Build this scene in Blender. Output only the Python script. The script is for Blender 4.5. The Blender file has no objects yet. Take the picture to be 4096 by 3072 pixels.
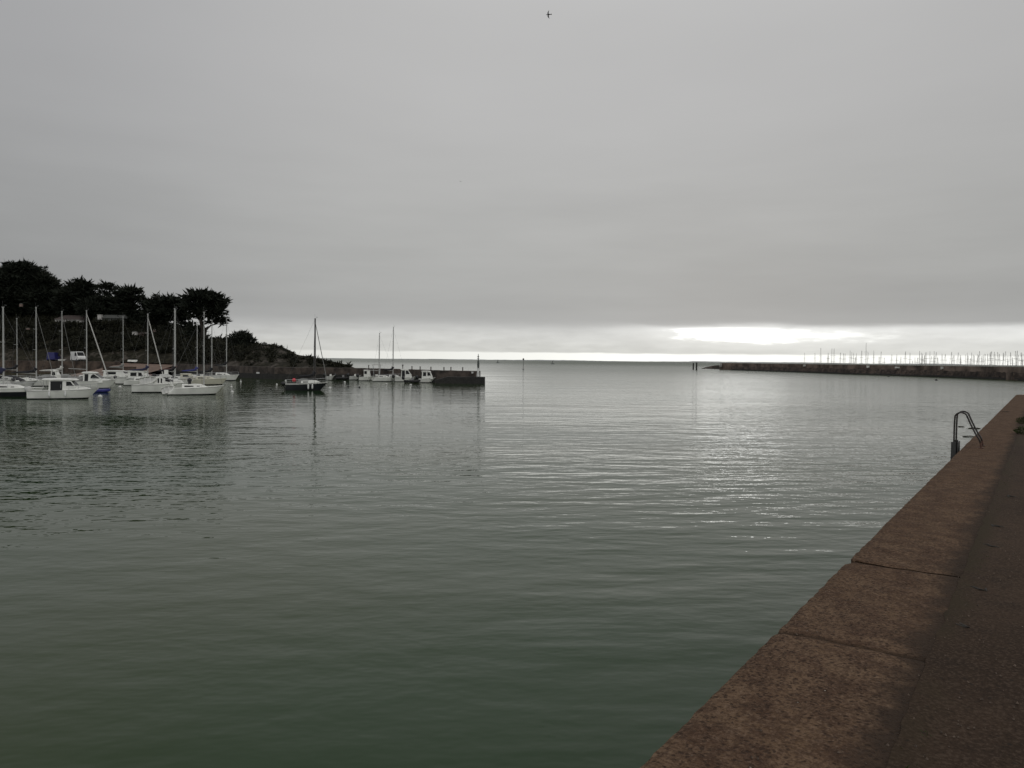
import bpy, bmesh, math, random
import numpy as np
from mathutils import Vector, Matrix

sc = bpy.context.scene
COL = sc.collection
R = math.radians

# ------------------------------------------------------------------ camera
EYE = 4.5                      # metres above the water
FPX = 3100.0                   # focal length in pixels of the 4096 px wide frame
PITCH, ROLL = R(1.774), R(0.6)
_f = Vector((0, math.cos(PITCH), -math.sin(PITCH)))
_r0, _u0 = Vector((1, 0, 0)), Vector((0, math.sin(PITCH), math.cos(PITCH)))
_r = _r0 * math.cos(ROLL) + _u0 * math.sin(ROLL)
_u = _u0 * math.cos(ROLL) - _r0 * math.sin(ROLL)
cam_d = bpy.data.cameras.new('camera')
cam = bpy.data.objects.new('camera', cam_d)
COL.objects.link(cam)
cam.matrix_world = Matrix(((_r.x, _u.x, -_f.x, 0), (_r.y, _u.y, -_f.y, 0), (_r.z, _u.z, -_f.z, EYE), (0, 0, 0, 1)))
cam_d.sensor_width = 36.0
cam_d.lens = 36.0 * FPX / 4096
cam_d.clip_start, cam_d.clip_end = 0.1, 80000
sc.camera = cam

# ------------------------------------------------------------------ sky and sun
SUN_AZ, SUN_EL = 15.9, 2.6     # degrees right of the view axis, above the horizon
sc.view_settings.view_transform = 'Standard'
sc.view_settings.look = 'None'
sc.view_settings.exposure = -3.2
sc.view_settings.gamma = 1.0
sc.cycles.use_denoising = True
sc.cycles.max_bounces = 6
sc.cycles.sample_clamp_indirect = 4.0


class X:
    """one socket of a node tree, with arithmetic"""
    nt = None

    def __init__(s, sock): s.s = sock

    @staticmethod
    def m(op, *a, clamp=False):
        n = X.nt.nodes.new('ShaderNodeMath'); n.operation = op; n.use_clamp = clamp
        for i, v in enumerate(a):
            if isinstance(v, X): X.nt.links.new(v.s, n.inputs[i])
            else: n.inputs[i].default_value = v
        return X(n.outputs[0])
    def __add__(s, o): return X.m('ADD', s, o)
    def __radd__(s, o): return X.m('ADD', s, o)
    def __sub__(s, o): return X.m('SUBTRACT', s, o)
    def __rsub__(s, o): return X.m('SUBTRACT', o, s)
    def __mul__(s, o): return X.m('MULTIPLY', s, o)
    def __rmul__(s, o): return X.m('MULTIPLY', s, o)
    def __truediv__(s, o): return X.m('DIVIDE', s, o)
    def step(s, a, b, lo=0.0, hi=1.0):
        n = X.nt.nodes.new('ShaderNodeMapRange'); n.interpolation_type = 'SMOOTHSTEP'
        X.nt.links.new(s.s, n.inputs[0])
        for i, v in zip((1, 2, 3, 4), (a, b, lo, hi)): n.inputs[i].default_value = v
        return X(n.outputs[0])
    def lin(s, a, b, lo=0.0, hi=1.0):
        n = X.nt.nodes.new('ShaderNodeMapRange')
        X.nt.links.new(s.s, n.inputs[0])
        for i, v in zip((1, 2, 3, 4), (a, b, lo, hi)): n.inputs[i].default_value = v
        return X(n.outputs[0])
    def ramp(s, stops, interp='LINEAR'):
        n = X.nt.nodes.new('ShaderNodeValToRGB'); cr = n.color_ramp; cr.interpolation = interp
        while len(cr.elements) < len(stops): cr.elements.new(0.5)
        for e, (p, c) in zip(cr.elements, stops):
            e.position = p; e.color = (c, c, c, 1) if not hasattr(c, '__len__') else (*c, 1)
        X.nt.links.new(s.s, n.inputs[0])
        return X(n.outputs[0])


def vec(x, y, z):
    n = X.nt.nodes.new('ShaderNodeCombineXYZ')
    for i, v in enumerate((x, y, z)):
        if isinstance(v, X): X.nt.links.new(v.s, n.inputs[i])
        else: n.inputs[i].default_value = v
    return X(n.outputs[0])


def noise(v, scale=1.0, detail=3.0, rough=0.5, color=False):
    n = X.nt.nodes.new('ShaderNodeTexNoise')
    n.inputs['Scale'].default_value = scale; n.inputs['Detail'].default_value = detail
    n.inputs['Roughness'].default_value = rough
    if v is not None: X.nt.links.new(v.s, n.inputs['Vector'])
    return X(n.outputs[1 if color else 0])


def mixc(fac, a, b):
    n = X.nt.nodes.new('ShaderNodeMix'); n.data_type = 'RGBA'
    for sock, v in ((n.inputs[0], fac), (n.inputs[6], a), (n.inputs[7], b)):
        if isinstance(v, X): X.nt.links.new(v.s, sock)
        elif not hasattr(v, '__len__'): sock.default_value = v
        else: sock.default_value = (*v, 1)
    return X(n.outputs[2])


world = bpy.data.worlds.new('World'); sc.world = world; world.use_nodes = True
X.nt = nt = world.node_tree
nt.nodes.clear()
tc = nt.nodes.new('ShaderNodeTexCoord')
sx = nt.nodes.new('ShaderNodeSeparateXYZ'); nt.links.new(tc.outputs['Generated'], sx.inputs[0])
dx, dy, dz = X(sx.outputs[0]), X(sx.outputs[1]), X(sx.outputs[2])
el = X.m('ARCSINE', dz) * 57.2958
az = X.m('ARCTAN2', dx, dy) * 57.2958
# ragged cloud base: the elevation is shifted by noise stretched along the horizon
n_a = noise(vec(az * 0.16, el * 0.9, 1.7), 1.0, 5, 0.55)
n_b = noise(vec(az * 0.55, el * 2.6, 9.2), 1.0, 4, 0.55)
n_c = noise(vec(az * 0.035, el * 0.11, 4.4), 1.0, 3, 0.5)
n_d = noise(vec(az * 0.07, el * 0.45, 14.4), 1.0, 4, 0.55)
e2 = el + (n_a - 0.5) * 0.8 + (n_d - 0.5) * 0.5
# main overcast deck, darkest at its base and lighter towards the zenith
deck = el.lin(0, 60).ramp([(0.0, .46), (0.043, .46), (0.065, .435), (0.16, .46), (0.30, .51), (0.45, .555), (1.0, .74)])
deck = deck * (1.0 + (n_d - 0.5) * 0.22 * (1.0 - el.step(5, 22))) * az.step(6, 24, 1.0, .97)
# paler veil below the deck, streaked
gap = 0.67 + az.step(0, 20) * 0.08 - az.step(-10, -32) * 0.06
band = (el + (n_a - 0.5) * 0.5).step(1.25, 1.75) * az.step(6, 20)
gap = gap + band * 0.12 + (n_a - 0.5) * 0.26 + (n_b - 0.5) * 0.16
soft = az.step(2, 13)
below = (1.0 - e2.step(1.75, 3.1)) * (1.0 - soft) + (1.0 - e2.step(2.2, 2.85)) * soft
lum = deck * (1.0 - below) + gap * below
# the bright strip along the horizon and the hole with the hidden sun
strip = el + (n_b - 0.5) * 0.18
st = (1.0 - strip.step(0.50, 0.64)) * az.step(-24, -8, .6, 1.0)
lum = lum * (1.0 - st) + (az.step(-12, 14, .86, 1.15)) * st
da = (az - 16.2) / 5.6
de = (el - 1.95 + da * 0.10) / 0.72
f1 = 1.0 - (da * da + de * de) + (n_a - 0.5) * 1.9 + (n_b - 0.5) * 2.4
blob = f1.step(-0.15, 1.5) * (1.0 - (el + (n_b - 0.5) * 0.5).step(2.2, 2.65))
da2 = (az - 20.5) / 11.0
de2 = (el - 1.85) / 0.55
f2 = 1.0 - (da2 * da2 + de2 * de2) + (n_a - 0.5) * 1.6 + (n_b - 0.5) * 2.2
blob2 = f2.step(0.35, 1.3) * (1.0 - e2.step(2.2, 2.5))
halo = 1.0 - X.m('SQRT', da * da * .30 + de * de * .35).step(0.0, 1.25)
core = X.m('EXPONENT', ((az - 15.7) * (az - 15.7) / 16.0 + (el - 1.9) * (el - 1.9) / 0.25) * -1.0)
lum = lum + blob * 0.8 + blob2 * 0.28 + halo * 0.26 * (1.0 - e2.step(2.3, 3.2)) + core * blob * 3.6
lum = lum * (1.0 + (n_c - 0.5) * 0.14)
lum = lum * (1.0 + X.m('ABSOLUTE', az).step(62, 120) * (1.0 - el.step(45, 75)) * 0.75)     # extra sky brightness added behind the viewer to light the boats' facing sides
lum = lum * az.step(-2, -40, 1.0, 0.74) * az.step(18, 40, 1.0, .93)
tint_hi = mixc(az.step(-8, -34), (1.0, 1.0, .99), (.972, .990, 1.022))
tint_mid = mixc(el.step(6, 20), (.985, 1.0, .968), (1.0, .994, 1.0))
tint = mixc(e2.step(0.2, 3.0), (1.0, 1.0, .945), mixc(.5, tint_hi, tint_mid))
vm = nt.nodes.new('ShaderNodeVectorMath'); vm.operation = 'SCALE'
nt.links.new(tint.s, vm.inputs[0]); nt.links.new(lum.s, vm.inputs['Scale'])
sky = nt.nodes.new('ShaderNodeTexSky'); sky.sky_type = 'NISHITA'; sky.sun_disc = False
sky.sun_elevation = R(SUN_EL); sky.sun_rotation = R(SUN_AZ)
sky.air_density = 1.0; sky.dust_density = 3.0
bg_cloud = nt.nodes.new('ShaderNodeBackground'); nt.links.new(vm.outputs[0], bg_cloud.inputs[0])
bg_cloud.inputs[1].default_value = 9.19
bg_sky = nt.nodes.new('ShaderNodeBackground'); nt.links.new(sky.outputs[0], bg_sky.inputs[0])
bg_sky.inputs[1].default_value = 0.08
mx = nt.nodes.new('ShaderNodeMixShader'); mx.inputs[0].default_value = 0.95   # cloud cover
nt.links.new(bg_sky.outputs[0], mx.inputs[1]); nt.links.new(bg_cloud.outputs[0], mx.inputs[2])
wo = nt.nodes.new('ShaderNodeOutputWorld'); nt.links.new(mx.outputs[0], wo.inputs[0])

sun_d = bpy.data.lights.new('sun', 'SUN'); sun_d.energy = 0.5; sun_d.angle = R(110); sun_d.color = (1, .97, .86)
sun = bpy.data.objects.new('sun', sun_d); COL.objects.link(sun)
_s = Vector((math.sin(R(SUN_AZ)) * math.cos(R(SUN_EL)), math.cos(R(SUN_AZ)) * math.cos(R(SUN_EL)), math.sin(R(SUN_EL))))
sun.rotation_euler = _s.to_track_quat('Z', 'Y').to_euler()
sun.location = (60, 200, 120)

# ------------------------------------------------------------------ from pixels of the photo to places


def ray(px, py): return _f * FPX + _r * (px - 2048) - _u * (py - 1536)


def W(px, py, z=0.0):          # where the ray through a pixel meets the level z
    d = ray(px, py); t = (z - EYE) / d.z
    return Vector((d.x * t, d.y * t, z))


def P(px, py, y):              # the point on that ray at distance y
    d = ray(px, py); t = y / d.y
    return Vector((d.x * t, y, EYE + d.z * t))


def hor(px): return 1440.0 + 0.01047 * (px - 2048)


def XY(px, y): return Vector((P(px, hor(px), y).x, y, 0))


# ------------------------------------------------------------------ materials
MATS = {}


def mat(name, rgb, rough=0.6, var=0.2, scale=1.5, bump=0.0, metal=0.0, rgb2=None, spec=0.5, coat=0.0):
    if name in MATS: return MATS[name]
    m = bpy.data.materials.new(name); m.use_nodes = True
    X.nt = t = m.node_tree
    b = t.nodes['Principled BSDF']
    tcn = t.nodes.new('ShaderNodeTexCoord'); v = X(tcn.outputs['Object'])
    n = noise(v, scale, 5, 0.6)
    lo = tuple(c * (1 - var) for c in rgb)
    hi = tuple(min(1, c * (1 + var)) for c in (rgb2 or rgb))
    c = mixc(n.step(0.32, 0.68), lo, hi)
    t.links.new(c.s, b.inputs['Base Color'])
    b.inputs['Roughness'].default_value = rough; b.inputs['Metallic'].default_value = metal
    b.inputs['Specular IOR Level'].default_value = spec
    b.inputs['Coat Weight'].default_value = coat
    if bump:
        bn = t.nodes.new('ShaderNodeBump'); bn.inputs['Distance'].default_value = bump
        t.links.new(noise(v, scale * 3, 4, .6).s, bn.inputs['Height']); t.links.new(bn.outputs[0], b.inputs['Normal'])
    MATS[name] = m
    return m


M_GEL = mat('white_gelcoat', (.74, .74, .69), .35, .10, .7)
M_GEL2 = mat('cream_gelcoat', (.56, .54, .44), .4, .10, .7)
M_GEL3 = mat('weathered_gelcoat', (.52, .52, .49), .5, .14, .9)
M_DECK = mat('deck_paint', (.60, .60, .56), .6, .12, 1.2)
M_BLACK = mat('black_hull_paint', (.012, .013, .016), .3, .2, 1)
M_NAVY = mat('navy_hull_paint', (.015, .02, .05), .3, .2, 1)
M_ANTI = mat('antifouling', (.012, .012, .013), .8, .3, 2)
M_ANTIB = mat('blue_antifouling', (.02, .03, .08), .8, .3, 2)
M_GLASS = mat('tinted_window', (.006, .007, .008), .3, .1, 1, spec=.22)
M_ALU = mat('mast_aluminium', (.38, .38, .365), .5, .1, 2)
M_DMAST = mat('dark_spar', (.03, .026, .024), .5, .2, 2)
M_WIRE = mat('rigging_wire', (.12, .12, .12), .5, .1, 2)
M_CANVG = mat('grey_canvas', (.20, .20, .19), .9, .15, 2)
M_CANVB = mat('black_canvas', (.014, .014, .016), .9, .2, 2)
M_CANVN = mat('navy_canvas', (.022, .024, .055), .9, .2, 2)
M_CANVU = mat('blue_canvas', (.03, .035, .16), .85, .15, 2)
M_CANVW = mat('white_sailcloth', (.52, .51, .48), .9, .1, 2)
M_CANVR = mat('maroon_canvas', (.09, .04, .035), .9, .2, 2)
M_BLUE = mat('blue_tarpaulin', (.018, .021, .17), .5, .15, 3)
M_ENG = mat('outboard_black', (.012, .012, .013), .4, .2, 2)
M_ENGW = mat('outboard_white', (.5, .5, .48), .4, .1, 2)
M_STEEL = mat('stainless_rail', (.42, .42, .42), .35, .1, 2, metal=.6)
M_RED = mat('red_buoy', (.55, .035, .05), .5, .15, 2)
M_BUOY = mat('white_buoy', (.60, .60, .57), .5, .15, 2)
M_DBUOY = mat('dark_buoy', (.03, .03, .03), .6, .2, 2)
M_FEND = mat('white_fender', (.68, .68, .66), .5, .08, 2)
M_RUB = mat('black_rubber', (.015, .015, .015), .8, .2, 3)
M_PIER = mat('mole_masonry', (.036, .028, .023), .95, .5, .55, .12, rgb2=(.058, .046, .038))
M_WET = mat('weed_dark_stone', (.013, .012, .010), .8, .4, .8, .12)
M_QUAY = mat('quay_masonry', (.042, .029, .022), .95, .45, .5, .1, rgb2=(.068, .049, .037))
M_RAMP = mat('slipway_concrete', (.165, .112, .085), .95, .2, .4, .03)
M_BRK = mat('breakwater_stone', (.080, .056, .043), .95, .5, .16, .3, rgb2=(.140, .106, .086))
M_RUBB = mat('breakwater_rubble', (.030, .021, .017), .95, .6, .45, .35, rgb2=(.054, .039, .031))
M_TRUNK = mat('dark_bark', (.030, .024, .019), .95, .3, 2, .04)
M_PILE = mat('dark_timber', (.022, .019, .017), .9, .3, 2, .02)
M_POST = mat('grey_post', (.14, .13, .12), .8, .2, 2)
M_LWHITE = mat('white_painted_stone', (.60, .60, .58), .7, .12, 2)
M_LDARK = mat('green_dark_paint', (.035, .045, .04), .5, .2, 2)
M_PLASTER = mat('white_render', (.46, .44, .42), .9, .12, .6)
M_PINK = mat('pink_render', (.20, .145, .125), .9, .15, .6)
M_TILE = mat('brown_tile', (.060, .044, .040), .9, .3, 1.5)
M_SLATE = mat('grey_slate', (.070, .072, .066), .8, .25, 1.0)
M_VAN = mat('white_van_paint', (.72, .72, .70), .3, .06, .8)
M_VANB = mat('blue_van_paint', (.016, .018, .12), .35, .1, .8)
M_GREYP = mat('grey_paint', (.2, .2, .2), .5, .1, 1)
M_BIRD = mat('dark_plumage', (.035, .034, .033), .8, .3, 6)
M_BIRDG = mat('grey_plumage', (.20, .20, .20), .8, .2, 6)
M_ROD = mat('rusty_galvanised_rail', (.026, .022, .020), .5, .4, 8, .002)
M_RODR = mat('rust_brown_rail', (.075, .034, .022), .7, .4, 10, .002)
M_PLATE = mat('grey_steel_plate', (.045, .045, .044), .55, .3, 6, .003)
M_WEED = mat('dry_seaweed', (.020, .016, .011), .9, .4, 20, .01)
M_DRIFT = mat('driftwood', (.05, .04, .033), .9, .4, 8, .01)
M_COAST = mat('far_coast_land', (.30, .31, .31), 1.0, .25, .004)


def leaf_mat(name, lo, hi):
    m = bpy.data.materials.new(name); m.use_nodes = True
    X.nt = t = m.node_tree; b = t.nodes['Principled BSDF']
    g = t.nodes.new('ShaderNodeTexCoord')
    n = noise(X(g.outputs['Object']), .45, 3, .6)
    n2 = noise(X(g.outputs['Object']), 5, 2, .6)
    t.links.new(mixc((n * .6 + n2 * .4).step(.38, .62), lo, hi).s, b.inputs['Base Color'])
    b.inputs['Roughness'].default_value = .8
    b.inputs['Specular IOR Level'].default_value = .2
    return m


M_PINE = leaf_mat('cypress_foliage', (.009, .012, .008), (.019, .023, .015))
M_SHRUB = leaf_mat('shrub_foliage', (.010, .011, .007), (.028, .028, .016))
M_MOSS = leaf_mat('moss', (.020, .030, .008), (.050, .065, .018))

# ------------------------------------------------------------------ object helpers


def link(name, me, material, parent=None, loc=None):
    o = bpy.data.objects.new(name, me)
    if material and not me.materials: me.materials.append(material)
    COL.objects.link(o)
    if parent: o.parent = parent
    if loc: o.location = loc
    return o


def thing(name, label, cat, loc=(0, 0, 0), rz=0.0, group=None):
    o = bpy.data.objects.new(name, None); COL.objects.link(o)
    o.empty_display_size = .3
    o.location = loc; o.rotation_euler = (0, 0, rz)
    return tag(o, label, cat, group)


def tag(o, label, cat, group=None):
    o['label'] = label; o['category'] = cat
    if group: o['group'] = group
    return o


class MB:
    def __init__(s): s.v, s.f, s.smooth = [], [], False

    def add(s, vs, fs):
        k = len(s.v); s.v += [tuple(v) for v in vs]; s.f += [tuple(i + k for i in f) for f in fs]; return s

    def box(s, c, d, rz=0.0, taper=1.0):
        hx, hy, hz = d[0] / 2, d[1] / 2, d[2] / 2
        ca, sa = math.cos(rz), math.sin(rz); vs = []
        for z, k in ((-hz, 1), (hz, taper)):
            for x, y in ((-hx, -hy), (hx, -hy), (hx, hy), (-hx, hy)):
                x, y = x * k, y * k
                vs.append((c[0] + x * ca - y * sa, c[1] + x * sa + y * ca, c[2] + z))
        return s.add(vs, [(3, 2, 1, 0), (4, 5, 6, 7), (0, 1, 5, 4), (1, 2, 6, 5), (2, 3, 7, 6), (3, 0, 4, 7)])

    def tube(s, pts, rad, n=8):
        pts = [Vector(p) for p in pts]
        if not hasattr(rad, '__len__'): rad = [rad] * len(pts)
        rings = []; prev = None
        for i, p in enumerate(pts):
            t = (pts[min(i + 1, len(pts) - 1)] - pts[max(i - 1, 0)]).normalized()
            if prev is None:
                a = t.cross(Vector((0, 0, 1)))
                if a.length < .05: a = t.cross(Vector((1, 0, 0)))
            else:
                a = prev - t * prev.dot(t)
            a.normalize(); prev = a; b = t.cross(a)
            rings.append([p + (a * math.cos(2 * math.pi * j / n) + b * math.sin(2 * math.pi * j / n)) * rad[i] for j in range(n)])
        vs = [v for r in rings for v in r]; fs = []
        for i in range(len(rings) - 1):
            for j in range(n):
                k = (j + 1) % n
                fs.append((i * n + j, i * n + k, (i + 1) * n + k, (i + 1) * n + j))
        fs.append(tuple(range(n))[::-1]); fs.append(tuple((len(rings) - 1) * n + j for j in range(n)))
        return s.add(vs, fs)

    def lathe(s, prof, c=(0, 0, 0), n=14):
        vs, fs = [], []
        for r, z in prof:
            for j in range(n):
                a = 2 * math.pi * j / n
                vs.append((c[0] + r * math.cos(a), c[1] + r * math.sin(a), c[2] + z))
        for i in range(len(prof) - 1):
            for j in range(n):
                k = (j + 1) % n
                fs.append((i * n + j, i * n + k, (i + 1) * n + k, (i + 1) * n + j))
        fs.append(tuple(range(n))[::-1]); fs.append(tuple((len(prof) - 1) * n + j for j in range(n)))
        return s.add(vs, fs)

    def ball(s, c, r, sz=1.0, n=12):
        m = 7
        prof = [(max(.02, math.sin(math.pi * i / m)) * r, -math.cos(math.pi * i / m) * r * sz) for i in range(m + 1)]
        return s.lathe(prof, c, n)

    def loft(s, rings, close=False):
        n = len(rings[0]); vs = [v for r in rings for v in r]; fs = []
        for i in range(len(rings) - 1):
            for j in range(n if close else n - 1):
                k = (j + 1) % n
                fs.append((i * n + j, (i + 1) * n + j, (i + 1) * n + k, i * n + k))
        return s.add(vs, fs)

    def cap(s, ring): return s.add(ring, [tuple(range(len(ring)))])

    def quad(s, a, b, c, d): return s.add([a, b, c, d], [(0, 1, 2, 3)])

    def prism(s, prof, w0, w1=None, zlo=0, zhi=1):
        """side-view outline (x, z) given a half width that runs from w0 at zlo to w1 at zhi"""
        w1 = w0 if w1 is None else w1
        hw = lambda z: w0 + (w1 - w0) * max(0, min(1, (z - zlo) / (zhi - zlo)))
        n = len(prof)
        vs = [(x, -hw(z), z) for x, z in prof] + [(x, hw(z), z) for x, z in prof]
        fs = [tuple(range(n))[::-1], tuple(range(n, 2 * n))]
        for i in range(n):
            k = (i + 1) % n
            fs.append((i, k, n + k, n + i))
        return s.add(vs, fs)

    def mesh(s, name):
        me = bpy.data.meshes.new(name); me.from_pydata(s.v, [], s.f); me.validate()
        bm = bmesh.new(); bm.from_mesh(me); bmesh.ops.recalc_face_normals(bm, faces=bm.faces); bm.to_mesh(me); bm.free()
        if s.smooth: me.polygons.foreach_set('use_smooth', [True] * len(me.polygons))
        return me

    def build(s, name, material, parent=None, loc=None, smooth=False):
        s.smooth = smooth
        return link(name, s.mesh(name), material, parent, loc)


rng = np.random.default_rng(7)
random.seed(11)


GAPS = np.array([(86, 1091, 6, 4), (98, 1078, 4, 3), (-2, 1085, 9, 8), (0, 1110, 9, 5), (200, 1098, 5, 4), (360, 1160, 13, 5), (383, 1163, 10, 6), (405, 1157, 6, 4), (333, 1187, 6, 6), (352, 1190, 6, 5), (380, 1181, 6, 4),
                 (385, 1192, 5, 4), (447, 1175, 9, 9), (540, 1180, 10, 4), (522, 1176, 5, 3), (545, 1208, 6, 4), (552, 1217, 10, 5), (557, 1231, 8, 5), (548, 1252, 6, 4), (672, 1287, 7, 4), (672, 1303, 6, 4), (727, 1280, 8, 6),
                 (718, 1280, 4, 4), (718, 1306, 3, 3), (760, 1280, 4, 3), (780, 1183, 4, 4), (758, 1216, 4, 3), (784, 1212, 4, 2), (782, 1260, 10, 10), (790, 1283, 8, 10), (833, 1252, 10, 8), (832, 1240, 4, 3), (790, 1300, 5, 6),
                 (900, 1263, 10, 6), (905, 1278, 7, 6), (620, 1322, 4, 5), (1004, 1364, 5, 4)], float)


def open_sky(w):
    """which leaves hang in the openings of the wood where the sky shows between the boughs"""
    hit = np.zeros(len(w), bool); lump = .5 + .5 * np.sin(w[:, 0] * 2.6 + 1.3 * np.sin(w[:, 2] * 3.1)) * np.cos(w[:, 2] * 2.9 + w[:, 1])
    for gx, gy, ax, ay in GAPS:                                     # round hollows at the depth of the trees
        dg = float(np.interp(gx, (0, 330, 525, 640, 700, 812, 970), (234, 231, 227, 224, 222, 210, 199))); c = P(gx, gy, dg); k = dg / FPX
        hit |= ((w[:, 0] - c.x) / ((ax * .8 + 3) * k)) ** 2 + ((w[:, 2] - c.z) / ((ay * .8 + 2.4) * k)) ** 2 + ((w[:, 1] - dg) / 9) ** 2 < .55 + .75 * lump
    return hit


def leaf_mesh(name, clumps, dens, size, seed, spike=0.12, flat=1.0, up=0.25, outer=.33, origin=None):
    """many kite-shaped leaf sprays spread through ellipsoids (centre, radii)"""
    g = np.random.default_rng(seed); V = []
    for c, r in clumps:
        c, r = np.array(c, float), np.array(r, float)
        n = max(20, int(dens * (r[0] * r[2] + r[0] * r[1] + r[1] * r[2]) / 3 * 4))
        d = g.normal(size=(n, 3)); d /= np.linalg.norm(d, axis=1)[:, None]
        sp = g.random(n) < spike * 1.2
        rr = g.random(n) ** outer
        rr = np.where(sp, .9 + g.random(n) * .12, rr) * (1 + .14 * np.sin(d[:, 0] * 5 + c[0]) * np.cos(d[:, 2] * 6 + c[2]))
        p = c + d * r * rr[:, None]
        a = g.normal(size=(n, 3)) * np.where(sp, .35, 1)[:, None] + d * np.where(sp, 1.1, .7)[:, None]
        a[:, 2] = a[:, 2] * flat + up
        a /= np.linalg.norm(a, axis=1)[:, None]
        b = np.cross(a, g.normal(size=(n, 3))); b /= np.linalg.norm(b, axis=1)[:, None] + 1e-9
        L = size * (.6 + .8 * g.random(n)) * np.where(sp, 2.2, 1.0); w = L * np.where(sp, .11, .30)
        a, b = a * L[:, None], b * w[:, None]
        if origin is not None:
            k = ~open_sky(p + a * .45 + np.array(origin)); p, a, b = p[k], a[k], b[k]
        V.append(np.stack([p - a * .1, p + a * .4 + b, p + a, p + a * .4 - b], 1).reshape(-1, 3))
    V = np.concatenate(V); n = len(V) // 4
    me = bpy.data.meshes.new(name)
    me.vertices.add(len(V)); me.vertices.foreach_set('co', V.astype(np.float32).ravel())
    me.loops.add(n * 4); me.loops.foreach_set('vertex_index', np.arange(n * 4, dtype=np.int32))
    me.polygons.add(n); me.polygons.foreach_set('loop_start', np.arange(n, dtype=np.int32) * 4)
    me.polygons.foreach_set('loop_total', np.full(n, 4, np.int32))
    me.update(calc_edges=True); me.validate()
    return me


# ------------------------------------------------------------------ the water


def water_material():
    m = bpy.data.materials.new('harbour_water'); m.use_nodes = True
    X.nt = t = m.node_tree; b = t.nodes['Principled BSDF']
    tcn = t.nodes.new('ShaderNodeTexCoord')
    s = t.nodes.new('ShaderNodeSeparateXYZ'); t.links.new(tcn.outputs['Object'], s.inputs[0])
    x, y = X(s.outputs[0]), X(s.outputs[1])
    ca, sa = math.cos(R(4)), math.sin(R(4))
    u = x * ca + y * sa; v = y * ca - x * sa
    dist = X.m('SQRT', x * x + y * y)
    side = x / (y + 12.0)                                           # open fairway to the right, moorings left
    warp = noise(vec(x * .15, y * .15, 0), 1, 2, .5)
    w1 = noise(vec(u * .62 + warp * 1.2, v * 1.05, 0.0), 1, 3, .5)  # wind wavelets
    w2 = noise(vec(u * 1.9, v * 3.4, 3.0), 1, 2, .55)
    w3 = noise(vec(u * .09, v * .24, 7.0), 1, 2, .5)                # low swell
    w4 = noise(vec(u * .30, v * .95, 17.0), 1, 2, .5)               # long crests of the fairway
    patch = noise(vec(x * .022, y * .05, 5.0), 1, 3, .6)
    near = dist.step(6, 45, .60, 1.0)
    wob = (patch - .5) * .25
    fair = (side + wob * .5).step(-.06, .05)                       # the fairway past the mole head
    chop = 1.0 - (side + wob).step(-.36, -.26)                     # wind catches the water under the moorings
    amp = patch.step(.30, .68, .55, 1.25) * near
    quiet = dist.step(25, 60, 1.0, .45)                            # lee of the mole
    w1a = quiet * (1.0 - fair) * (1.0 - chop) * .088 + chop * .080 + fair * .064
    h = w1 * amp * w1a + w2 * amp * (chop * .010 + fair * .018 + (1.0 - fair) * (1.0 - chop) * quiet * .012) + w3 * (fair * .05 + .05) + w4 * (patch.step(.3, .6, .5, 1.0)) * (fair * .066 + quiet * .022)
    bn = t.nodes.new('ShaderNodeBump'); bn.inputs['Distance'].default_value = 1.0; bn.inputs['Strength'].default_value = 1.0
    t.links.new(h.s, bn.inputs['Height']); t.links.new(bn.outputs[0], b.inputs['Normal'])
    far = dist.step(110, 420); far2 = dist.step(380, 1300)
    t.links.new((.04 + far * .09 + far2 * .15 + fair * dist.step(30, 160) * .09).s, b.inputs['Roughness'])
    murk = noise(vec(x * .06, y * .06, 2.0), 1, 2, .5)
    t.links.new(mixc(murk.step(.35, .7), (.0065, .0305, .0028), (.0160, .0320, .0005)).s, b.inputs['Base Color'])
    b.inputs['IOR'].default_value = 1.33
    b.inputs['Specular IOR Level'].default_value = .38
    return m


mb = MB()
NR, NA = 26, 96
radii = [0.0] + [3 * (60000 / 3) ** (i / (NR - 1)) for i in range(NR)]
vs = [(0, 0, 0)]; fs = []
for r in radii[1:]:
    for j in range(NA):
        a = 2 * math.pi * j / NA
        vs.append((r * math.sin(a), r * math.cos(a), 0))
for j in range(NA):
    fs.append((0, 1 + (j + 1) % NA, 1 + j))
for i in range(NR - 1):
    for j in range(NA):
        k = (j + 1) % NA
        fs.append((1 + i * NA + j, 1 + i * NA + k, 1 + (i + 1) * NA + k, 1 + (i + 1) * NA + j))
mb.add(vs, fs)
water = mb.build('water', water_material()); water['kind'] = 'structure'
for p in water.data.polygons:
    if p.normal.z < 0: p.flip()

# far coast, a low rise on the horizon
mb = MB()
D = 9000.0
top, bot, backr = [], [], []
for i in range(181):
    px = 1100 + i * 17
    p = XY(px, D)
    hgt = 4 + 4 * abs(math.sin(i * .061 + 1)) + 2 * math.sin(i * .21) + random.uniform(-1, 1.5)
    if px > 2780: hgt += 4
    k = min(1, i / 25) * min(1, (180 - i) / 20)
    top.append((p.x, D + 150, max(.3, hgt * k))); bot.append((p.x, D, -1)); backr.append((p.x, D + 900, -1))
mb.loft([bot, top, backr])
coast = mb.build('far_coast', M_COAST); coast['kind'] = 'structure'

# ------------------------------------------------------------------ the near quay
QZ = EYE - 1.65
e0, e1 = W(2546, 3072, QZ), W(4065, 1578, QZ)
UD = (e1 - e0).normalized(); ND = Vector((UD.y, -UD.x, 0))       # along the wall, and inland
K0 = Vector((e0.x, e0.y, 0)); K0 = K0 - UD * (K0.dot(UD))       # foot of the edge nearest the camera
END = (Vector((e1.x, e1.y, 0)) - K0).dot(UD)


def Q(s, n, z=QZ): return Vector((K0.x + UD.x * s + ND.x * n, K0.y + UD.y * s + ND.y * n, z))


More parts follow.
